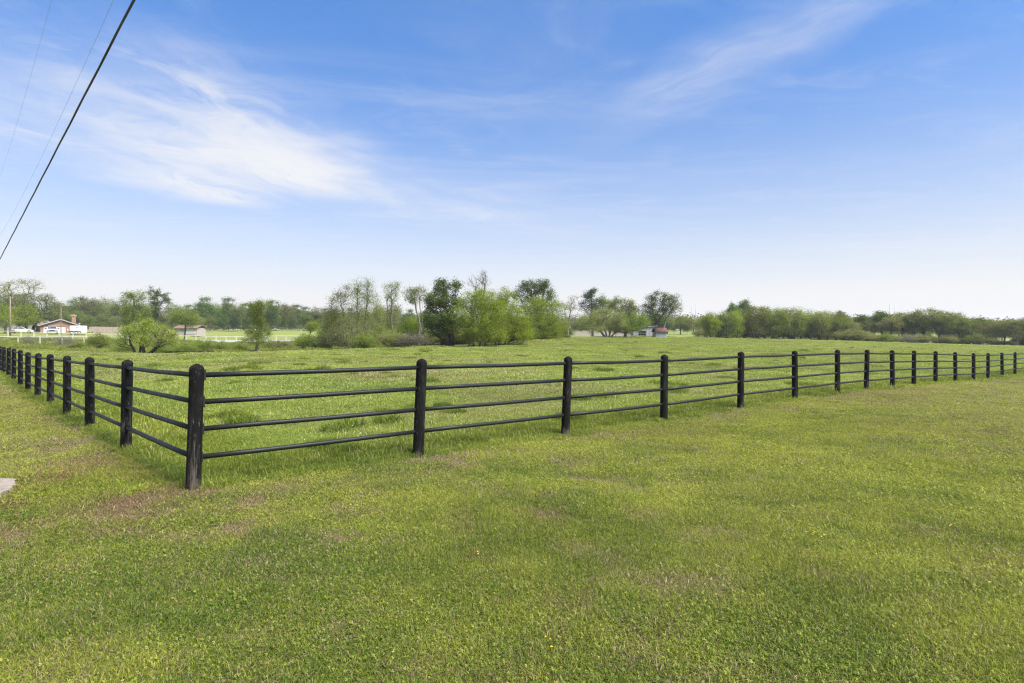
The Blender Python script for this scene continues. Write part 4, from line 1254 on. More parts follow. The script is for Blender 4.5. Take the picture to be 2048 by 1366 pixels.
# bushes on the creek bank
banks = [
    ('brush_green', 'dark green bush by the right foot of the willow', 322, 62, 26, 1.3), ('brush_green', 'broad green bush with a pointed top on the left bank', 198, 72, 34, 1.2),
    ('brush_grey', 'grey twiggy bush left of the broad green bank bush', 131, 76, 22, 1.2), ('brush_grey', 'small grey leafless bush by the white fence', 57, 80, 20, 1.0),
    ('brush_green', 'low bush on the bank right of the willow', 370, 64, 26, 1.5), ('brush_green', 'bush with raised shoots on the bank under the white fence', 418, 66, 30, 1.3),
    ('brush_green', 'dark bush beside the yellow-flowered clump', 480, 62, 22, 1.1), ('brush_yellow', 'low yellow-green flowering clump at the water edge', 477, 56, 10, 1.3),
    ('brush', 'brownish bush right of the flared bank tree', 560, 60, 26, 1.2), ('brush_green', 'dark low bush at the water edge below the brownish one', 574, 57.5, 13, 1.3),
    ('brush_green', 'green bank bush left of the grey water', 540, 68, 24, 1.4), ('brush_green', 'fresh green bush over the grey water strip', 608, 78, 30, 1.4),
    ('brush_green', 'rounded fresh green bush next to the thicket on the bank', 640, 79, 34, 1.5), ('brush', 'brown bush at the left foot of the thicket', 665, 68, 36, 1.2),
    ('brush_green', 'round green bush in front of the thicket', 728, 62, 36, 1.2), ('brush_green', 'low green bush spilling onto the pasture by the thicket', 752, 61, 18, 1.5),
    ('brush', 'brown bush under the leaning tree', 785, 66, 30, 1.3), ('brush_green', 'green bush under the leaning tree', 762, 68, 44, 1.2),
    ('brush_grey', 'tangle of grey twigs left of the dark tree trunk', 836, 66, 24, 1.6), ('brush_grey', 'bare brush tangle under the thin umbrella tree', 815, 66, 28, 1.5),
    ('brush', 'shaded bush behind the dark tree trunk', 870, 70, 30, 1.6), ('brush', 'shaded bush among the stems of the bright tree', 925, 70, 34, 1.8),
    ('brush', 'shaded bush under the sweeping yellow-green tree', 990, 72, 34, 1.8), ('brush_green', 'bush closing the gap at the foot of the oak', 1042, 78, 34, 1.6),
    ('brush', 'bush at the foot of the rounded tree ending the clump', 1090, 90, 26, 1.8), ('brush_green', 'small bush by the pens near the carport post', 1133, 92, 10, 1.2),
    ('brush_green', 'bank bush at the far left behind the pasture edge', 250, 66, 22, 1.6), ('brush_green', 'low bank bush below the grey twiggy one', 160, 68, 14, 1.8),
    ('brush_green', 'bank bush between willow and raised shoots', 396, 70, 26, 1.4), ('brush_green', 'bank bush left of the flared tree', 446, 68, 24, 1.4),
]
for kd, lab, px, d, hp, w_ in banks:
    put_tree(kd, 'bank_bush', lab, px, d, hp, w_, 'bushes along the creek bank', 'bush', crown='foliage', stem='stems')

for px in np.arange(655, 1130, 11):
    d = np.interp(px, [650, 840, 930, 1060, 1130], [76, 74, 72, 86, 98]) + rs2.uniform(-2, 5)
    put_tree(['brush', 'brush_green', 'brush_green'][rs2.randint(3)], 'understory_bush', 'shaded bush in the undergrowth behind the ' + ('creekside thicket' if px < 770 else 'slim leaning trees' if px < 860 else 'dark big-leaved tree' if px < 925 else 'bright yellow-green trees' if px < 1050 else 'rounded tree ending the green clump'), px, d, rs2.uniform(18, 32), 1.4,
             'bushes in the undergrowth behind the pasture trees', 'bush', crown='foliage', stem='stems')

# far-off wooded ridge, one mass on the horizon
rs3 = np.random.RandomState(77)
C = []
cl = []
for ring, (rr_, hh) in enumerate(((330, 9), (420, 10), (560, 11))):
    na_ = int(rr_ * 2.6)
    a_ = rs3.uniform(-1.15, 1.15, na_)
    x_ = rr_ * np.sin(a_) + rs3.uniform(-20, 20, na_); y_ = rr_ * np.cos(a_) + rs3.uniform(-20, 20, na_)
    z_ = gz(x_, y_)
    hgt = hh * (0.6 + 0.7 * fbm(a_ * 40, a_ * 0 + ring, 3, 3)) * rs3.uniform(0.8, 1.15, na_) * np.cos(a_) ** 1.2
    for u in range(80):
        dirs = rs3.normal(size=(na_, 3)); dirs /= np.linalg.norm(dirs, axis=1, keepdims=True)
        q = np.stack([x_, y_, z_ + hgt * 0.55], -1) + dirs * np.stack([hgt * .42, hgt * .42, hgt * .45], -1) * rs3.uniform(.6, 1, (na_, 1))
        C.append(q); cl.append(np.repeat(rs3.uniform(0, 1, 1), na_) * 0 + rs3.uniform(0, 1, na_))
C = np.concatenate(C); cl = np.concatenate(cl)
V, Fq, r_, c_ = leaf_quads(C, 1.25, rs3, cl)
fw = link('far_wood', mesh_from('far_wood', V, Fq, M['leaf_far'], False, {'rnd': r_, 'clump': c_}))
tag(fw, 'hazy wooded ridge along the horizon', 'wood', kind='stuff')

# ------------------------------------------------------------------ white pipe fences


def pipe_fence(label, pts, h, n_wires, posts_w=0.07):
    """pts: list of ground points, one per post"""
    root = thing('pipe_fence', label, 'fence', (pts[0][0], pts[0][1], pts[0][2]))
    o0 = np.array(pts[0])
    for p in pts:
        q_ = np.array(p) - o0
        MB().tube([q_ + [0, 0, -.2], q_ + [0, 0, h]], posts_w, 8).obj('post', M['white_pipe'], root)
    for i in range(len(pts) - 1):
        a, b = np.array(pts[i]) - o0, np.array(pts[i + 1]) - o0
        MB().tube([a + [0, 0, h], b + [0, 0, h]], 0.055, 8).obj('rail', M['white_pipe'], root)
        for k_ in range(n_wires):
            z_ = h * (k_ + 0.6) / (n_wires + 0.4)
            MB().tube([a + [0, 0, z_], b + [0, 0, z_]], 0.012, 4).obj('wire', M['wire_steel'], root)
    return root


def gp3(px, d, dz=0.0):
    x = (px - 1024) * d / F
    return (x, d, gz1(x, d) + dz)


pipe_fence('white pipe fence nearer the pasture, left of the willow', [gp3(px, 92 - i * .3) for i, px in enumerate(range(-96, 300, 44))], 1.22, 3)
pipe_fence('long white pipe fence along the road in front of the brick house', [gp3(px, 114 - i * .1) for i, px in enumerate(list(range(-62, 232, 26)) + list(range(252, 700, 20)))], 1.15, 2, 0.075)

# ------------------------------------------------------------------ the brick house and what stands by it
HD = 134.0
K = HD / F


HROT = radians(43)      # the gable is turned towards the camera
KW = K * 0.80


def hx(px):
    return (px - 121) * KW


hz0 = gz1((121 - 1024) * K, HD) - 0.15
house = thing('brick_house', 'low brick house with dark gable roof, garage door and chimney', 'house', ((121 - 1024) * K, HD, hz0), HROT)


def hzv(py):
    return CAM_H - (py - 683) * K - hz0


eave_l, eave_r, ridge = hzv(651), hzv(651.5), hzv(639)
xl, xr, xm = hx(82), hx(161), hx(121)
# gable wall with a real opening for the garage door
dl, dr_, dtop = hx(88), hx(131.5), hzv(653.2)
mb = MB()
mb.prism([(xl, 0), (dl, 0), (dl, dtop), (dr_, dtop), (dr_, 0), (xr, 0), (xr, eave_r), (xm, ridge - .12), (xl, eave_l)], 'y', 0.0, 0.25)
mb.prism([(xl, 0), (xl + .25, 0), (xl + .25, eave_l), (xl, eave_l)], 'y', 0.26, 16)
mb.prism([(xr - .25, 0), (xr, 0), (xr, eave_r), (xr - .25, eave_r)], 'y', 0.26, 16)
mb.prism([(xl + .3, 0), (xr - .3, 0), (xr - .3, eave_r), (xm, ridge - .15), (xl + .3, eave_l)], 'y', 15.6, 16)
mb.obj('wall', M['brick'], house)
gd = MB()
gd.box(((dl + dr_) / 2, 0.16, dtop / 2), (dr_ - dl - .02, 0.06, dtop - .02))
door = gd.obj('garage_door', M['door_paint'], house)
for r_i in range(4):
    for c_i in range(8):
        MB().box((dl + (c_i + .5) * (dr_ - dl) / 8, 0.115, (r_i + .5) * dtop / 4), ((dr_ - dl) / 8 - .1, 0.03, dtop / 4 - .1)).obj('panel', M['door_paint'], door)
roof = MB()
ov = 0.45
sl = (ridge - eave_l) / (xm - xl)
for sgn, xe in ((-1, xl), (1, xr)):
    e = xe + sgn * ov
    ze = (eave_l if sgn < 0 else eave_r) - sl * ov
    roof.prism([(xm, ridge), (e, ze), (e, ze + .18), (xm, ridge + .2)], 'y', -0.5, 16.5)
rf_ = roof.obj('roof', M['roof_shingle'], house)
tr_ = MB()
for sgn, xe in ((-1, xl), (1, xr)):
    e = xe + sgn * (ov + .02); ze = (eave_l if sgn < 0 else eave_r) - sl * (ov + .02)
    tr_.prism([(xm, ridge - .06), (e, ze - .06), (e, ze + .1), (xm, ridge + .1)], 'y', -0.54, -0.505)
tr_.obj('barge_board', M['trim'], house)
# wing roof to the right and its low eave
wing = MB()
wing.prism([(xr + .46, hzv(651)), (hx(176), hzv(652.5)), (hx(176), hzv(651.2)), (xr + .46, hzv(649))], 'y', 1.0, 12)
wing.obj('porch_roof', M['roof_shingle'], house)
MB().box(((xr + hx(175)) / 2 + .1, 3.2, hzv(652.4) / 2), (hx(175) - xr - .2, .25, hzv(652.4))).obj('porch_wall', M['brick'], house)
cx = hx(152.5)
ch = MB().box((cx, 5.5, (hzv(629.5) + eave_r) / 2), (0.85, 0.85, hzv(629.5) - eave_r + .6)).obj('chimney', M['brick'], house)
MB().lathe([(0.66, 0), (0.66, .12), (0.25, .34)], 4, (cx, 5.5, hzv(629.6))).obj('chimney_cap', M['tin_dull'], ch)
for px_, py_ in ((123, 639), (127.5, 640), (145, 645.5), (160, 646.5), (155, 652.5)):
    MB().lathe([(0.10, -.2), (0.10, .12), (0.24, .12), (0.24, .2), (0.05, .26)], 10, (hx(px_), 1.2, hzv(py_ + 0.8))).obj('roof_vent', M['white_paint'], rf_)
MB().box((hx(135.2), -.05, hzv(662) + .3), (.22, .14, .5)).obj('meter_box', M['white_paint'], house)

# white cargo trailer
TD = 128.0
kt = TD / F
tx = (156.5 - 1024) * kt
tz = gz1(tx, TD)
trl_ = thing('cargo_trailer', 'white enclosed cargo trailer parked beside the brick house', 'trailer', (tx, TD, tz), radians(40))
tw, thh = 35 * kt * .79, 1.55
prof = [(-tw / 2, .38), (tw / 2 - .1, .38), (tw / 2, .6), (tw / 2, thh + .30), (tw / 2 - .12, thh + .42), (-tw / 2 + .12, thh + .42), (-tw / 2, thh + .30)]
MB().prism(prof, 'y', -1.05, 1.05).obj('body', M['white_paint'], trl_)
for wx in (-.85, -.05):
    wl = MB()
    wl.tube([(wx - .35, -1.13, .34), (wx - .35, -.93, .34)], .34, 16)
    wo = wl.obj('wheel', M['tyre'], trl_)
    MB().tube([(wx - .35, -1.15, .34), (wx - .35, -1.131, .34)], .19, 12).obj('rim', M['white_paint'], wo)
MB().prism([(-1.75, .45), (-1.6, .78), (0.30, .78), (0.45, .45), (.34, .45), (.22, .72), (-1.52, .72), (-1.64, .45)], 'y', -1.18, -1.06).obj('fender', M['black_and_shade'], trl_)
dr = MB().box((tw / 2 - .95, -1.065, 1.25), (.75, .025, 1.35)).obj('side_door', M['white_paint'], trl_)
MB().box((tw / 2 - .65, -1.085, 1.2), (.06, .02, .16)).obj('handle', M['chrome'], dr)
MB().tube([(tw / 2 - .05, -.5, .45), (tw / 2 + 1.1, 0, .45)], .05, 6).tube([(tw / 2 - .05, .5, .45), (tw / 2 + 1.1, 0, .45)], .05, 6).tube([(tw / 2 + 1.0, 0, .02), (tw / 2 + 1.0, 0, .75)], .04, 6).obj('tongue', M['tyre'], trl_)
MB().box((tw / 2 - 1.75, -1.062, 1.55), (.5, .014, .16)).obj('marking', M['blue'], trl_)


def rounded(mb_):
    return mb_


# white pickup facing the camera before the garage door
VD = 128.0
kv = VD / F
vx = (104 - 1024) * kv
van = thing('pickup_truck', 'white pickup parked nose-out before the garage door', 'truck', (vx, VD, gz1(vx, VD)), radians(38))
bw = 0.98
MB().prism([(0, .48), (0, .95), (.12, 1.08), (1.15, 1.16), (1.35, 1.16), (5.4, 1.16), (5.4, .48)], 'x', -bw, bw).obj('body', M['white_paint'], van)
cab = MB()
cab.add([(-.92, 1.2, 1.165), (.92, 1.2, 1.165), (.70, 1.85, 1.86), (-.70, 1.85, 1.86), (-.92, 3.3, 1.165), (.92, 3.3, 1.165), (.70, 3.1, 1.86), (-.70, 3.1, 1.86)],
        [[0, 1, 2, 3], [5, 4, 7, 6], [3, 2, 6, 7], [1, 5, 6, 2], [4, 0, 3, 7], [0, 4, 5, 1]])
cb_ = cab.obj('cab', M['white_paint'], van)
MB().add([(-.84, 1.235, 1.23), (.84, 1.235, 1.23), (.66, 1.775, 1.80), (-.66, 1.775, 1.80), (-.84, 1.215, 1.235), (.84, 1.215, 1.235), (.66, 1.755, 1.805), (-.66, 1.755, 1.805)],
         [[4, 5, 6, 7], [0, 3, 2, 1], [0, 1, 5, 4], [1, 2, 6, 5], [2, 3, 7, 6], [3, 0, 4, 7]]).obj('windshield', M['glass'], cb_)
for s_ in (-1, 1):
    mr = MB().box((s_ * 1.16, 1.35, 1.28), (.30, .12, .20)).tube([(s_ * .92, 1.4, 1.22), (s_ * 1.05, 1.36, 1.25)], .03, 6).obj('mirror', M['black_and_shade'], van)
    MB().box((s_ * .72, -.012, .86), (.36, .05, .20)).obj('headlight', M['chrome'], van)
    for wy in (.95, 4.3):
        wo = MB().tube([(s_ * .78, wy, .38), (s_ * 1.0, wy, .38)], .38, 16).obj('wheel', M['tyre'], van)
        MB().tube([(s_ * 1.0, wy, .38), (s_ * 1.02, wy, .38)], .22, 12).obj('rim', M['chrome'], wo)
MB().box((0, -.012, .84), (.98, .04, .26)).obj('grille', M['black_and_shade'], van)
MB().box((0, -.06, .56), (1.9, .14, .16)).obj('bumper', M['chrome'], van)
MB().add([(-.55, 1.30, 1.335), (-.36, 1.30, 1.335), (-.32, 1.56, 1.61), (-.5, 1.56, 1.61)], [[0, 1, 2, 3]]).obj('sticker', M['red'], cb_)

# white car in the drive
CD = 129.0
kc = CD / F
cxp = (43 - 1024) * kc
car = thing('parked_car', 'white car with sloping roof parked under the light green tree', 'car', (cxp, CD, gz1(cxp, CD)), radians(36))
hw = 0.86
MB().prism([(-2.15, .35), (-2.2, .62), (-2.12, .86), (-1.5, .93), (1.0, .92), (1.75, .80), (2.15, .66), (2.2, .45), (2.1, .32)], 'y', -hw, hw).obj('body', M['white_paint'], car)
cabp = [(-1.75, .915), (-1.35, 1.30), (-.4, 1.42), (.15, 1.38), (.95, .915)]
cbn = MB().prism(cabp, 'y', -.68, .68).obj('cabin', M['white_paint'], car)
for poly in ([(-1.38, .96), (-1.15, 1.25), (-.62, 1.33), (-.62, .96)], [(-.52, .96), (-.52, 1.34), (.08, 1.31), (.68, .96)]):
    MB().prism(poly, 'y', -.70, -.675).obj('window', M['glass'], cbn)
MB().add([(.93, -.6, .95), (.93, .6, .95), (.18, .56, 1.38), (.18, -.56, 1.38)], [[0, 1, 2, 3]]).obj('windshield', M['glass'], cbn).location = (.02, 0, .01)
for wx in (-1.35, 1.35):
    for s_ in (-1, 1):
        wo = MB().tube([(wx, s_ * .68, .32), (wx, s_ * .88, .32)], .32, 18).obj('wheel', M['tyre'], car)
        MB().tube([(wx, s_ * .88, .32), (wx, s_ * .895, .32)], .20, 14).obj('rim', M['chrome'], wo)
for s_ in (-1, 1):
    MB().box((2.12, s_ * .6, .66), (.14, .34, .12)).obj('headlight', M['chrome'], car)
    MB().box((-2.15, s_ * .62, .74), (.10, .3, .12)).obj('tail_light', M['red'], car)

# wooden privacy fence right of the trailer
pf = thing('board_fence', 'grey-brown board fence running right from the brick house', 'fence', gp3(178, 136))
po = np.array(pf.location)
for i, px in enumerate(np.arange(178, 340, 5.0)):
    a, b = np.array(gp3(px, 136)) - po, np.array(gp3(px + 4.85, 136)) - po
    h_ = 1.55 + rs2.uniform(-.03, .03)
    mbp = MB()
    for q in range(4):
        u0, u1 = q / 4, (q + .93) / 4
        p0, p1 = a * (1 - u0) + b * u0, a * (1 - u1) + b * u1
        hh_ = h_ + rs2.uniform(-.03, .03)
        mbp.add([p0 + [0, 0, -.2], p1 + [0, 0, -.2], p1 + [0, 0, hh_], p0 + [0, 0, hh_], p0 + [0, .03, -.2], p1 + [0, .03, -.2], p1 + [0, .03, hh_], p0 + [0, .03, hh_]],
                [[0, 1, 2, 3], [5, 4, 7, 6], [3, 2, 6, 7], [0, 4, 5, 1], [1, 5, 6, 2], [0, 3, 7, 4]])
    mbp.obj('board_panel', M['board'], pf)

# low brown-roofed building at the field edge
bx0 = gp3(372, 140)
bl = thing('low_building', 'low pale building with brown roof behind the round tree', 'building', bx0)
kb = 140 / F
MB().box((0, 2, 1.0), (44 * kb, 4, 2.0)).obj('wall', M['pale_wall'], bl)
MB().prism([(-.5, 1.95), (2, 2.75), (4.5, 1.95), (4.5, 1.80), (2, 2.6), (-.5, 1.80)], 'x', -24 * kb, 24 * kb).obj('roof', M['brown_roof'], bl)
MB().box((1.2, -.03, 1.1), (2.4, .08, 1.2)).obj('garage_door', M['white_paint'], bl)
MB().box((-1.6, -.03, .95), (.9, .08, 1.9)).obj('door', M['board'], bl)

# pale house hidden by the left-edge trees
bx0 = gp3(24, 150)
bl = thing('pale_house', 'pale house glimpsed under the trees at the left edge', 'house', bx0)
kb = 150 / F
MB().box((0, 3, 1.35), (86 * kb, 6, 2.7)).obj('wall', M['pale_wall'], bl)
MB().prism([(-.6, 2.6), (3, 4.0), (6.6, 2.6), (6.6, 2.45), (3, 3.85), (-.6, 2.45)], 'x', -46 * kb, 46 * kb).obj('roof', M['roof_shingle'], bl)
for wx in (-3.4, -1.2, 3.2):
    wd = MB().box((wx, -.03, 1.55), (1.0, .08, 1.1)).obj('window', M['trim'], bl)
    MB().box((wx, -.075, 1.55), (.84, .03, .94)).obj('pane', M['glass'], wd)
MB().box((1.1, -.03, 1.05), (.95, .08, 2.05)).obj('door', M['board'], bl)

# farm sheds in the middle distance
SD = 112.0
ks = SD / F
sx0 = (1296 - 1024) * ks
sz0 = gz1(sx0, SD)
shed = thing('tin_shed', 'whitish tin shed with a dark open bay behind the low trees', 'shed', (sx0, SD, sz0 - .05))
x0, x1 = (1266 - 1296) * ks, (1312 - 1296) * ks
o0, o1 = (1277 - 1296) * ks, (1292 - 1296) * ks
oh = 1.25
hl, hr = 1.75, 2.15
mb = MB()
mb.prism([(x0, 0), (o0, 0), (o0, oh), (o1, oh), (o1, 0), (x1, 0), (x1, hr), (x0, hl)], 'y', 0, .06)
mb.prism([(x0, 0), (x0 + .06, 0), (x0 + .06, hl), (x0, hl)], 'y', .065, 5)
mb.prism([(x1 - .06, 0), (x1, 0), (x1, hr), (x1 - .06, hr)], 'y', .065, 5)
mb.prism([(x0, 0), (x1, 0), (x1, hr), (x0, hl)], 'y', 5.005, 5.06)
mb.obj('wall', M['tin'], shed)
MB().prism([(x0 - .2, hl - .01), (x1 + .2, hr + .02), (x1 + .2, hr + .1), (x0 - .2, hl + .07)], 'y', -.25, 5.3).obj('roof', M['tin_dull'], shed)
MB().box(((o0 + o1) / 2, 2.2, oh / 2), (o1 - o0 + .6, .05, oh)).obj('bay_shade_panel', M['black_and_shade'], shed)  # near-black sheet added to stand in for the shade in the open bay
for z_ in (.35, .75):
    MB().tube([(o0, -.03, z_), (o1, -.03, z_)], .03, 6).obj('bay_rail', M['tin_dull'], shed)
for i in range(9):
    xx = x0 + (x1 - x0) * (i + .5) / 9
    if not (o0 - .1 < xx < o1 + .1):
        MB().box((xx, -.02, .8), (.04, .03, 1.6)).obj('seam', M['tin_dull'], shed)

ux0 = (1322.5 - 1024) * 108 / F
hut = thing('small_shed', 'small plank shed with a rusty red roof beside the shade tree', 'shed', (ux0, 108, gz1(ux0, 108) - .05))
ku = 108 / F
hwx = 11.5 * ku
for i in range(8):
    a = -hwx + i * 2 * hwx / 8
    MB().box((a + hwx / 8, 0, .62), (2 * hwx / 8 - .03, .05, 1.24 + .02 * (i % 3))).obj('plank', M['tin'], hut)
MB().box((-hwx + .03, 1.2, .6), (.05, 2.3, 1.2)).box((hwx - .03, 1.2, .6), (.05, 2.3, 1.2)).box((0, 2.38, .6), (2 * hwx - .12, .05, 1.2)).obj('side_wall', M['tin_dull'], hut)
MB().prism([(-.35, 1.22), (1.2, 1.95), (2.7, 1.22), (2.7, 1.28), (1.2, 2.02), (-.35, 1.28)], 'x', -hwx - .15, hwx + .2).obj('roof', M['rust'], hut)

px0 = (1111 - 1024) * 104 / F
wl = thing('brick_outbuilding', 'pinkish brick outbuilding half hidden by the rounded tree ending the clump', 'building', (px0, 104, gz1(px0, 104) - .05))
MB().prism([(-1.5, 0), (1.25, 0), (1.25, 1.45), (1.15, 1.5), (-1.5, 1.15)], 'y', 0, 3).obj('wall', M['brick_pink'], wl)
MB().prism([(-1.6, 1.16), (1.36, 1.515), (1.36, 1.58), (-1.6, 1.23)], 'y', -.15, 3.2).obj('roof', M['tin_dull'], wl)
cx0 = (1141 - 1024) * 103 / F
cpt = thing('carport', 'flat carport roof on a single dark post by the outbuilding', 'carport', (cx0, 103, gz1(cx0, 103) - .1))
MB().box((0, 0, 1.3), (.14, .14, 2.6)).obj('post', M['pole_wood'], cpt)
MB().box((-1.5, 0, 1.3), (.14, .14, 2.6)).obj('post', M['pole_wood'], cpt)
MB().box((-.7, 1.5, 2.68), (2.0, 3.6, .12)).obj('roof', M['tin_dull'], cpt)
# pale pen wall behind the low trees
pw = thing('pen_wall', 'pale board pen wall behind the low trees', 'fence', gp3(1126, 106))
po = np.array(pw.location)
for px in np.arange(1126, 1262, 4):
    a, b = np.array(gp3(px, 106)) - po, np.array(gp3(px + 3.8, 106)) - po
    MB().add([a + [0, 0, -.1], b + [0, 0, -.1], b + [0, 0, .95], a + [0, 0, .95], a + [0, .04, -.1], b + [0, .04, -.1], b + [0, .04, .95], a + [0, .04, .95]],
             [[0, 1, 2, 3], [5, 4, 7, 6], [3, 2, 6, 7], [0, 4, 5, 1], [1, 5, 6, 2], [0, 3, 7, 4]]).obj('board', M['pale_wall'], pw)
# tubular gate and pen rails by the shed
gt = thing('pen_rails', 'thin white pen rails in front of the tin shed', 'fence', gp3(1250, 100))
po = np.array(gt.location)
pp = [np.array(gp3(px, 100)) - po for px in np.arange(1250, 1276, 8)]
for p in pp:
    MB().tube([p + [0, 0, -.1], p + [0, 0, 1.1]], .035, 6).obj('post', M['white_pipe'], gt)
for a, b in zip(pp[:-1], pp[1:]):
    for z_ in (.35, .7, 1.05):
        MB().tube([a + [0, 0, z_], b + [0, 0, z_]], .022, 6).obj('rail', M['white_pipe'], gt)

# ------------------------------------------------------------------ poles and overhead wires


def pole(label, px, d, h, r, mat='pole_wood', arm=False):
    p = gp3(px, d)
    root = thing('utility_pole', label, 'pole', p)
    MB().tube([(0, 0, -.3), (0, 0, h * .5), (0.02, 0, h)], [r, r * .85, r * .65], 8).obj('shaft', M[mat], root, True)
    if arm:
        MB().box((0, 0, h - .4), (1.6, .1, .12)).obj('cross_arm', M[mat], root)
    return root


pole('brown timber utility pole before the car at far left', 20.5, 119, 8.2, .16)
pole('thin grey pole rising in front of the brick house gable', 122, 126, 6.1, .085)
pole('thin pale post standing in the far field', 602, 130, 2.2, .06, 'tin_dull')
pole('left of two distant power poles above the low wood', 1384, 230, 12.0, .16, 'tin_dull')
pole('right of two distant power poles above the low wood', 1391.5, 232, 12.0, .16, 'tin_dull')
pole('left of two distant power poles above the sparse wood', 1779.5, 220, 12.4, .15, 'tin_dull')
pole('right of two distant power poles above the sparse wood', 1790, 222, 12.6, .15, 'tin_dull')


def wire_obj(label, p0, p1, t0, t1, r, sag, strands=1):
    pts = []
    n = 160 if strands > 1 else 60
    p0, p1 = np.array(p0), np.array(p1)
    for u in np.linspace(t0, t1, n):
        p = p0 + (p1 - p0) * u
        p[2] += sag * (u * (u - 1))
        pts.append(p)
    mb = MB()
    if strands == 1:
        mb.tube(pts, r, 6)
    else:
        for s in range(strands):
            q_ = []
            for i, p in enumerate(pts):
                a = i * 0.33 + 2 * pi * s / strands
                q_.append(p + np.array([cos(a) * .7, cos(a) * .7, sin(a)]) * r * 0.62)
            mb.tube(q_, r * 0.62, 6)
    o = mb.obj('overhead_cable' if strands > 1 else 'overhead_wire', M['cable' if strands > 1 else 'wire_alu'], None, True)
    return tag(o, label, 'cable' if strands > 1 else 'wire')


wire_obj('thick twisted black cable crossing the sky at upper left', W(268, 0, 8), W(0, 518, 26), -0.5, 2.6, 0.015, 0.0, 3)
wire_obj('thin overhead wire next to the thick black cable', W(227, 0, 24), W(0, 471, 70), -0.35, 2.0, 0.0055, 2.4)
wire_obj('faintest thin overhead wire at the far upper left', W(103, 0, 26), W(0, 352, 60), -0.35, 2.6, 0.0045, 1.6)

# ------------------------------------------------------------------ grass
rsg = np.random.RandomState(2024)


def blade_patch(name, n, radius, h0, h1, width, lean, clover=0, stems=0, seed=0, flat=0.0):
    """a small tuft bed of curved blades, with clover leaves or seed stems between them"""
    rs = np.random.RandomState(seed)
    V = []; Fc = []; R1 = []; R2 = []
    rr = radius * np.sqrt(rs.uniform(0, 1, n)); aa = rs.uniform(0, 2 * pi, n)
    for i in range(n):
        x, y = rr[i] * cos(aa[i]), rr[i] * sin(aa[i])
        h = rs.uniform(h0, h1) * (0.75 + 0.5 * (1 - rr[i] / radius))
        a = rs.uniform(0, 2 * pi); ln = lean * h * rs.uniform(0.3, 1.6)
        dx, dy = cos(a) * ln, sin(a) * ln
        wv = rs.uniform(0, pi)
        wx, wy = cos(wv) * width * rs.uniform(.7, 1.3) / 2, sin(wv) * width * rs.uniform(.7, 1.3) / 2
        o = len(V)
        V += [(x - wx, y - wy, 0), (x + wx, y + wy, 0), (x + dx * .4 - wx * .8, y + dy * .4 - wy * .8, h * .62), (x + dx * .4 + wx * .8, y + dy * .4 + wy * .8, h * .62), (x + dx, y + dy, h * (1 - .25 * min(1, ln / h)))]
        Fc += [[o, o + 1, o + 3, o + 2], [o + 2, o + 3, o + 4]]
        r1, r2 = rs.rand(), rs.rand()
        R1 += [r1] * 5; R2 += [r2] * 5
    for i in range(clover):
        r_ = radius * math.sqrt(rs.rand()); a = rs.uniform(0, 2 * pi)
        x, y, z = r_ * cos(a), r_ * sin(a), rs.uniform(h0 * .35, h1 * .85)
        s = rs.uniform(.0028, .0062)
        r1, r2 = rs.rand(), rs.uniform(.15, 1)
        a0 = rs.uniform(0, 6)
        tilt = rs.uniform(-1.0, 1.0, 2)
        for k_ in range(3):
            b = a0 + k_ * 2 * pi / 3
            o = len(V)
            for u, v_ in ((0.1, 0), (.75, .62), (1.25, 0), (.75, -.62)):
                lx, ly = s * (u * cos(b) - v_ * sin(b)), s * (u * sin(b) + v_ * cos(b))
                V.append((x + lx, y + ly, z + lx * tilt[0] + ly * tilt[1]))
            Fc.append([o, o + 1, o + 2, o + 3])
            R1 += [r1] * 4; R2 += [r2] * 4
    for i in range(stems):
        r_ = radius * math.sqrt(rs.rand()); a = rs.uniform(0, 2 * pi)
        x, y = r_ * cos(a), r_ * sin(a)
        h = h1 * rs.uniform(.9, 1.35); dx, dy = rs.normal(0, .25 * h, 2)
        o = len(V)
        w_ = width * .35
        V += [(x - w_, y, 0), (x + w_, y, 0), (x + dx + w_ * 2.2, y + dy, h * .8), (x + dx * 1.3, y + dy * 1.3, h), (x + dx - w_ * 2.2, y + dy, h * .8)]
        Fc += [[o, o + 1, o + 2, o + 4], [o + 4, o + 2, o + 3]]
        R1 += [rs.uniform(.55, 1)] * 5; R2 += [rs.uniform(0, .35)] * 5
    return mesh_from(name, V, Fc, M['blade'], False, {'rnd': R1, 'rnd2': R2})


GCOL = bpy.data.collections.new('grass_patches')     # sources only, not linked to the scene
patches = [
    blade_patch('p00', 520, 0.17, .018, .050, .0030, .80, 0, 0, 1),
    blade_patch('p01', 500, 0.17, .016, .052, .0030, .90, 15, 1, 2),
    blade_patch('p02', 470, 0.17, .016, .046, .0032, .95, 50, 0, 3),
    blade_patch('p03', 430, 0.16, .014, .042, .0034, 1.0, 110, 0, 4),
    blade_patch('p04', 380, 0.17, .010, .032, .0030, 1.25, 10, 2, 5),
    blade_patch('p05', 380, 0.20, .045, .095, .0050, .75, 0, 1, 6),
    blade_patch('p06', 360, 0.20, .040, .085, .0050, .85, 80, 2, 7),
    blade_patch('p07', 360, 0.20, .045, .105, .0050, .75, 0, 5, 8),
    blade_patch('p08', 320, 0.22, .18, .34, .0085, .55, 0, 0, 9),
]
for i, pm in enumerate(patches):
    po_ = bpy.data.objects.new(f'patch_{i:02d}', pm)
    GCOL.objects.link(po_)


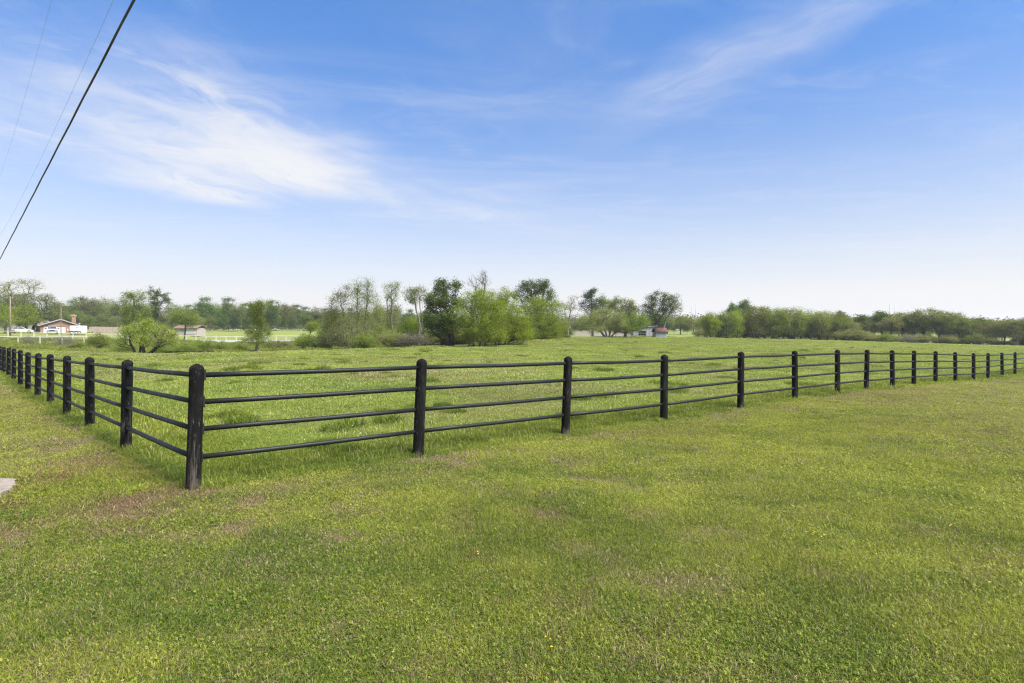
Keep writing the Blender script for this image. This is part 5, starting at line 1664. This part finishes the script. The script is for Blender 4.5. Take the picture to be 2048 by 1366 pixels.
def scatter_tree(name):
    ng = bpy.data.node_groups.new(name, 'GeometryNodeTree')
    ng.interface.new_socket('Geometry', in_out='INPUT', socket_type='NodeSocketGeometry')
    ng.interface.new_socket('Geometry', in_out='OUTPUT', socket_type='NodeSocketGeometry')
    N_ = ng.nodes
    gi = N_.new('NodeGroupInput'); go = N_.new('NodeGroupOutput')
    m2p = N_.new('GeometryNodeMeshToPoints')
    ci = N_.new('GeometryNodeCollectionInfo'); ci.inputs['Collection'].default_value = GCOL
    ci.inputs['Separate Children'].default_value = True; ci.inputs['Reset Children'].default_value = True
    iop = N_.new('GeometryNodeInstanceOnPoints')
    iop.inputs['Pick Instance'].default_value = True

    def attr(nm, typ):
        nd = N_.new('GeometryNodeInputNamedAttribute'); nd.data_type = typ; nd.inputs['Name'].default_value = nm
        return nd.outputs[0]
    L_ = ng.links.new
    L_(gi.outputs[0], m2p.inputs['Mesh'])
    L_(m2p.outputs[0], iop.inputs['Points'])
    L_(ci.outputs[0], iop.inputs['Instance'])
    L_(attr('variant', 'INT'), iop.inputs['Instance Index'])
    e2r = N_.new('FunctionNodeEulerToRotation')
    L_(attr('rot', 'FLOAT_VECTOR'), e2r.inputs[0])
    L_(e2r.outputs[0], iop.inputs['Rotation'])
    L_(attr('scl', 'FLOAT_VECTOR'), iop.inputs['Scale'])
    L_(iop.outputs[0], go.inputs[0])
    return ng


SCAT = scatter_tree('scatter_grass')


def scatter(name, label, xyz, variant, rotz, scl, dry, yel, red):
    n = len(xyz)
    me = bpy.data.meshes.new(name)
    me.vertices.add(n); me.vertices.foreach_set('co', np.asarray(xyz, np.float32).ravel())
    def A(nm, typ, data, key='value'):
        at = me.attributes.new(nm, typ, 'POINT'); at.data.foreach_set(key, data)
    A('variant', 'INT', np.asarray(variant, np.int32))
    rot = np.stack([rsg.normal(0, .05, n), rsg.normal(0, .05, n), rotz], -1)
    A('rot', 'FLOAT_VECTOR', rot.astype(np.float32).ravel(), 'vector')
    A('scl', 'FLOAT_VECTOR', np.asarray(scl, np.float32).ravel(), 'vector')
    A('dry', 'FLOAT', np.asarray(dry, np.float32)); A('yel', 'FLOAT', np.asarray(yel, np.float32)); A('red', 'FLOAT', np.asarray(red, np.float32))
    me.materials.append(M['blade'])
    o = link(name, me)
    md = o.modifiers.new('scatter', 'NODES'); md.node_group = SCAT
    tag(o, label, 'grass', kind='stuff')
    return o


def polar_points(r0, r1, step, half=58):
    """points on rings, spacing step(r), all round the field of view and somewhat beyond"""
    X = []; S = []
    r = r0
    while r < r1:
        s = step(r)
        n = int(2 * radians(half) * r / s) + 1
        a = (np.arange(n) + rsg.uniform(0, 1)) / n * 2 * radians(half) - radians(half)
        a = a + rsg.normal(0, .35 * s / r, n)
        rr = r + rsg.normal(0, .35 * s, n)
        X.append(np.stack([rr * np.sin(a), rr * np.cos(a)], -1)); S.append(np.full(n, s))
        r += s * 0.9
    return np.concatenate(X), np.concatenate(S)


SLAB = np.array([W(-60, 985, 6.3)[:2], W(36, 962, 6.55)[:2]])
slab_poly = [(-8.2, 6.62), (-5.80, 6.60), (-5.66, 6.50), (-5.50, 6.28), (-5.38, 6.05), (-5.22, 5.78), (-5.05, 5.45), (-8.2, 4.8)]


def in_poly(x, y, poly):
    c = np.zeros(x.shape, bool)
    j = len(poly) - 1
    for i in range(len(poly)):
        xi, yi = poly[i]; xj, yj = poly[j]
        c ^= ((yi > y) != (yj > y)) & (x < (xj - xi) * (y - yi) / (yj - yi + 1e-12) + xi)
        j = i
    return c


P2, S2 = polar_points(1.5, 60, lambda r: 0.105 * max(1.0, (r / 4.5)) ** 0.65)
ins = inside(P2[:, 0], P2[:, 1])
PXY = np.array([i_[0][:2] for i_ in R_info + L_info])
near_post = np.min(np.hypot(P2[:, None, 0] - PXY[None, :, 0], P2[:, None, 1] - PXY[None, :, 1]), 1)
sel = (ins < 0.05) & ~in_poly(P2[:, 0], P2[:, 1], slab_poly) & (near_post > 0.16)
P2, S2, ins = P2[sel], S2[sel], ins[sel]
x, y = P2[:, 0], P2[:, 1]
dr_v, ye_v = dry_at(x, y), yel_at(x, y)
clv = fbm(x * 0.7 + 3, y * 0.7, 91, 3) + rsg.normal(0, .09, len(x))
var = np.where(clv > .60, 3, np.where(clv > .50, 2, np.where(clv > .40, 1, 0)))
var = np.where(dr_v > .5, 4, var)
k_ = S2 / 0.105
hgt = rsg.uniform(.75, 1.25, len(x)) * (0.75 + 0.6 * fbm(x * 1.3, y * 1.3, 14, 3)) * np.minimum(k_, 1.8) ** 0.35
scl = np.stack([k_ * rsg.uniform(.9, 1.15, len(x)), k_ * rsg.uniform(.9, 1.15, len(x)), hgt], -1)
redv = 0.6 * np.clip(np.exp(-(((x + 5.2) / 2.2) ** 2 + ((y - 5.8) / 1.6) ** 2)) + np.clip((fbm(x * .4, y * .4, 19, 2) - .5) * 2, 0, .5), 0, 1)
scatter('lawn_grass', 'short mown lawn with clover and dead patches', np.stack([x, y, gz(x, y) - 0.004], -1), var, rsg.uniform(0, 6.28, len(x)), scl, dr_v, ye_v, redv)

P2, S2 = polar_points(5.0, 128, lambda r: 0.125 * max(1.0, (r / 7.5)) ** 0.80)
ins = inside(P2[:, 0], P2[:, 1])
sel = (ins > 0.05)
P2, S2, ins = P2[sel], S2[sel], ins[sel]
x, y = P2[:, 0], P2[:, 1]
# stop at the creek and under the trees
pxs = 1024 + F * x / y
edge = np.interp(pxs, [-400, 150, 300, 600, 750, 930, 1060, 1130, 1230, 1400, 1700, 2048, 2600], [62, 56, 54, 58, 64, 62, 78, 92, 104, 150, 128, 112, 95])
sel = y < edge
x, y, S2, ins = x[sel], y[sel], S2[sel], ins[sel]
v_ = fbm(x * 0.5, y * 0.5, 33, 3) + rsg.normal(0, .1, len(x))
var = np.where(v_ > .56, 7, np.where(v_ > .46, 5, 6))
k_ = S2 / 0.125
lush = np.exp(-((ins - 0.7) / 0.9) ** 2)
hgt = rsg.uniform(.7, 1.2, len(x)) * (0.45 + 0.7 * fbm(x * .8, y * .8, 44, 3)) * (1 + .5 * lush) * np.minimum(k_, 2.5) ** 0.25
scl = np.stack([k_ * rsg.uniform(.9, 1.15, len(x)), k_ * rsg.uniform(.9, 1.15, len(x)), hgt], -1)
scatter('pasture_grass', 'longer pasture grass with pale seed heads behind the black fence', np.stack([x, y, gz(x, y) - 0.006], -1), var, rsg.uniform(0, 6.28, len(x)), scl, dry_at(x, y), yel_at(x, y), -0.42 * (1 - lush))

# darker rank tufts dotted over the pasture
tuft_px = [(640, 900, 50), (700, 905, 45), (905, 830, 30), (890, 815, 22), (560, 718, 20), (672, 712, 16), (690, 727, 26), (729, 724, 18), (820, 719, 20), (1050, 715, 14), (1240, 700, 18), (1270, 697, 14),
           (1130, 688, 10), (1075, 690, 10), (1465, 701, 14), (1485, 698, 16), (1545, 694, 10), (1572, 694, 10), (1630, 698, 14), (1660, 695, 12), (1735, 689, 14), (1700, 697, 12), (1550, 725, 16), (1570, 745, 20),
           (1340, 710, 12), (1390, 705, 10), (1845, 700, 12), (1980, 703, 12), (1500, 745, 24), (1750, 735, 24), (1450, 760, 30), (480, 720, 16), (600, 735, 16), (1000, 735, 16), (1150, 740, 18)]
tx_, ty_, ts_ = [], [], []
for px, py, wpx in tuft_px:
    # walk out along the view ray until it meets the ground
    d = 6.0
    while d < 160:
        q = W(px, py, d)
        if q[2] <= float(gz(q[0], d, False)[0]):
            break
        d *= 1.01
    rad_ = wpx * 0.5 * d / F
    for _ in range(14):
        a = rsg.uniform(0, 6.28); r_ = rad_ * math.sqrt(rsg.rand())
        tx_.append((px - 1024) * d / F + r_ * cos(a)); ty_.append(d + r_ * sin(a) * 1.2); ts_.append(max(.6, rad_ * 1.3))
for _ in range(190):
    d = rsg.uniform(10, 110) ** 1.0; px = rsg.uniform(200, 2200)
    xx = (px - 1024) * d / F
    if inside(np.array([xx]), np.array([d]))[0] > 1 and d < np.interp(px, [150, 300, 600, 750, 930, 1060, 1130, 1230, 1400, 1700, 2048, 2600], [54, 52, 56, 62, 60, 74, 88, 100, 120, 118, 105, 92]):
        s_ = rsg.uniform(.5, 1.1)
        for _k in range(3):
            tx_.append(xx + rsg.normal(0, .3)); ty_.append(d + rsg.normal(0, .3)); ts_.append(s_)
tx_, ty_, ts_ = np.array(tx_), np.array(ty_), np.array(ts_)
n = len(tx_)
scl = np.stack([ts_ * 1.3, ts_ * 1.3, np.clip(ts_, .6, 1.3) * rsg.uniform(.6, 1.0, n)], -1)
scatter('rank_tufts', 'dark green rank tufts dotted over the pasture', np.stack([tx_, ty_, gz(tx_, ty_) - .01], -1), np.full(n, 8), rsg.uniform(0, 6.28, n), scl, np.full(n, .05), rsg.uniform(.08, .30, n), np.zeros(n))

# rough growth on the creek bank and beyond the creek
X = []
for _ in range(5200):
    px = rsg.uniform(-150, 800); d = rsg.uniform(55, 112)
    X.append(((px - 1024) * d / F, d, px))
X = np.array(X)
wet = (X[:, 1] > 58) & (X[:, 1] < 74) & (X[:, 2] > 545) & (X[:, 2] < 690)
road = (X[:, 1] > 103) & (X[:, 2] > 400)
X = X[~wet & ~road]
n = len(X)
s_ = rsg.uniform(2.0, 4.0, n)
scatter('bank_grass', 'rough grass on the creek bank and the slope to the road', np.stack([X[:, 0], X[:, 1], gz(X[:, 0], X[:, 1]) - .02], -1), rsg.choice([5, 6, 7, 8], n, p=[.3, .3, .25, .15]), rsg.uniform(0, 6.28, n),
        np.stack([s_, s_, rsg.uniform(1.0, 2.2, n)], -1), np.clip(rsg.normal(.18, .1, n), 0, .5), rsg.uniform(.2, .6, n), np.zeros(n))

# flowers: yellow dots on the lawn, pale heads in the pasture
def dots(name, label, pts, r, mat, cat='flowers'):
    V = []; Fc = []
    for (x, y, z) in pts:
        o = len(V); rr = r * rsg.uniform(.7, 1.3)
        V.append((x, y, z + rr * .5))
        for k_ in range(6):
            a = k_ * pi / 3
            V.append((x + rr * cos(a), y + rr * sin(a), z + rsg.uniform(-.1, .25) * rr))
        for k_ in range(6):
            Fc.append([o, o + 1 + k_, o + 1 + (k_ + 1) % 6])
    tag(link(name, mesh_from(name, V, Fc, mat)), label, cat, kind='stuff')


yp = []
for px, py in ((1552, 1008), (1632, 1081), (1642, 1084), (1997, 1186), (1280, 1010), (1420, 1015), (960, 1120), (1200, 880), (1240, 886), (1105, 1290), (1760, 1120), (1850, 930), (640, 1040), (1450, 930), (1900, 1060)):
    d = 1.60 * F / (py - 683)
    for _ in range(3):
        x, y = (px - 1024) * d / F + rsg.normal(0, .04), d + rsg.normal(0, .05)
        yp.append((x, y, gz1(x, y) + .055))
dots('lawn_flowers', 'tiny yellow flowers scattered in the lawn', yp, .0055, M['petal'])
wp = []
while len(wp) < 420:
    d = rsg.uniform(7, 30); px = rsg.uniform(200, 2000); x = (px - 1024) * d / F
    i_ = inside(np.array([x]), np.array([d]))[0]
    if i_ > .3 and fbm(np.array([x * .4]), np.array([d * .4]), 51, 3)[0] > .5:
        wp.append((x, d, 0))
wp = np.array(wp); wp[:, 2] = gz(wp[:, 0], wp[:, 1]) + rsg.uniform(.08, .15, len(wp))
dots('pasture_flowers', 'small whitish flower heads in the pasture grass', wp, .008, M['petal_white'])

# ------------------------------------------------------------------ slab, mole hill, bare soil at the posts
zs = gz1(-6.2, 6.2) + 0.028
mb = MB()
k_ = len(slab_poly)
rj = np.random.RandomState(3)
poly2 = []
for i in range(k_):
    a, b = np.array(slab_poly[i]), np.array(slab_poly[(i + 1) % k_])
    for u in np.linspace(0, 1, 5)[:-1]:
        poly2.append(tuple(a * (1 - u) + b * u + rj.normal(0, .012, 2)))
kk = len(poly2)
mb.add([(*p, zs - .10) for p in poly2] + [(*p, zs) for p in poly2] + [((p[0] * .985 - 7 * .015), p[1] * .985 + 6.1 * .015, zs + .008) for p in poly2],
       [[i, (i + 1) % kk, kk + (i + 1) % kk, kk + i] for i in range(kk)] + [[kk + i, kk + (i + 1) % kk, 2 * kk + (i + 1) % kk, 2 * kk + i] for i in range(kk)] + [[2 * kk + i for i in range(kk)]])
tag(mb.obj('concrete_slab', M['concrete']), 'pale broken concrete slab edge at the left frame edge', 'slab')


def mound(name, label, px, d, r, h, seed):
    rs = np.random.RandomState(seed)
    x0 = (px - 1024) * d / F
    V = []; Fc = []
    nr_, na_ = 7, 22
    for i in range(nr_):
        u = i / (nr_ - 1)
        for k in range(na_):
            a = 2 * pi * k / na_
            rr = r * u * (1 + .2 * sin(2 * a + seed) + rs.uniform(-.08, .08))
            V.append((rr * cos(a), rr * sin(a), h * (1 - u ** 1.6) * (1 + rs.uniform(-.25, .25)) - .02 * u))
    for i in range(nr_ - 1):
        for k in range(na_):
            Fc.append([i * na_ + k, i * na_ + (k + 1) % na_, (i + 1) * na_ + (k + 1) % na_, (i + 1) * na_ + k])
    o = link(name, mesh_from(name, V, Fc, M['soil'], True), loc=(x0, d, gz1(x0, d) + .01))
    tag(o, label, 'mound')


mound('soil_mound', 'small dark mound of dug soil by the left fence', 149, 10.4, .17, .07, 3)
mound('soil_mound', 'low reddish soil scrape just inside the rails by the second post', 742, 7.9, .10, .035, 5)

# ------------------------------------------------------------------ haze
hb = MB().box((0, 0, 15), (1560, 1560, 40))
m, t = new_mat('haze_air')
pv = t.n('ShaderNodeVolumePrincipled')
pv.inputs['Color'].default_value = (0.96, 0.975, 1.0, 1)
pv.inputs['Density'].default_value = 0.00030
pv.inputs['Anisotropy'].default_value = 0.2
o_ = t.n('ShaderNodeOutputMaterial')
t.t.links.new(pv.outputs[0], o_.inputs['Volume'])
hobj = hb.obj('haze', m)
hobj['kind'] = 'stuff'
hobj['label'] = 'thin spring haze filling the air'
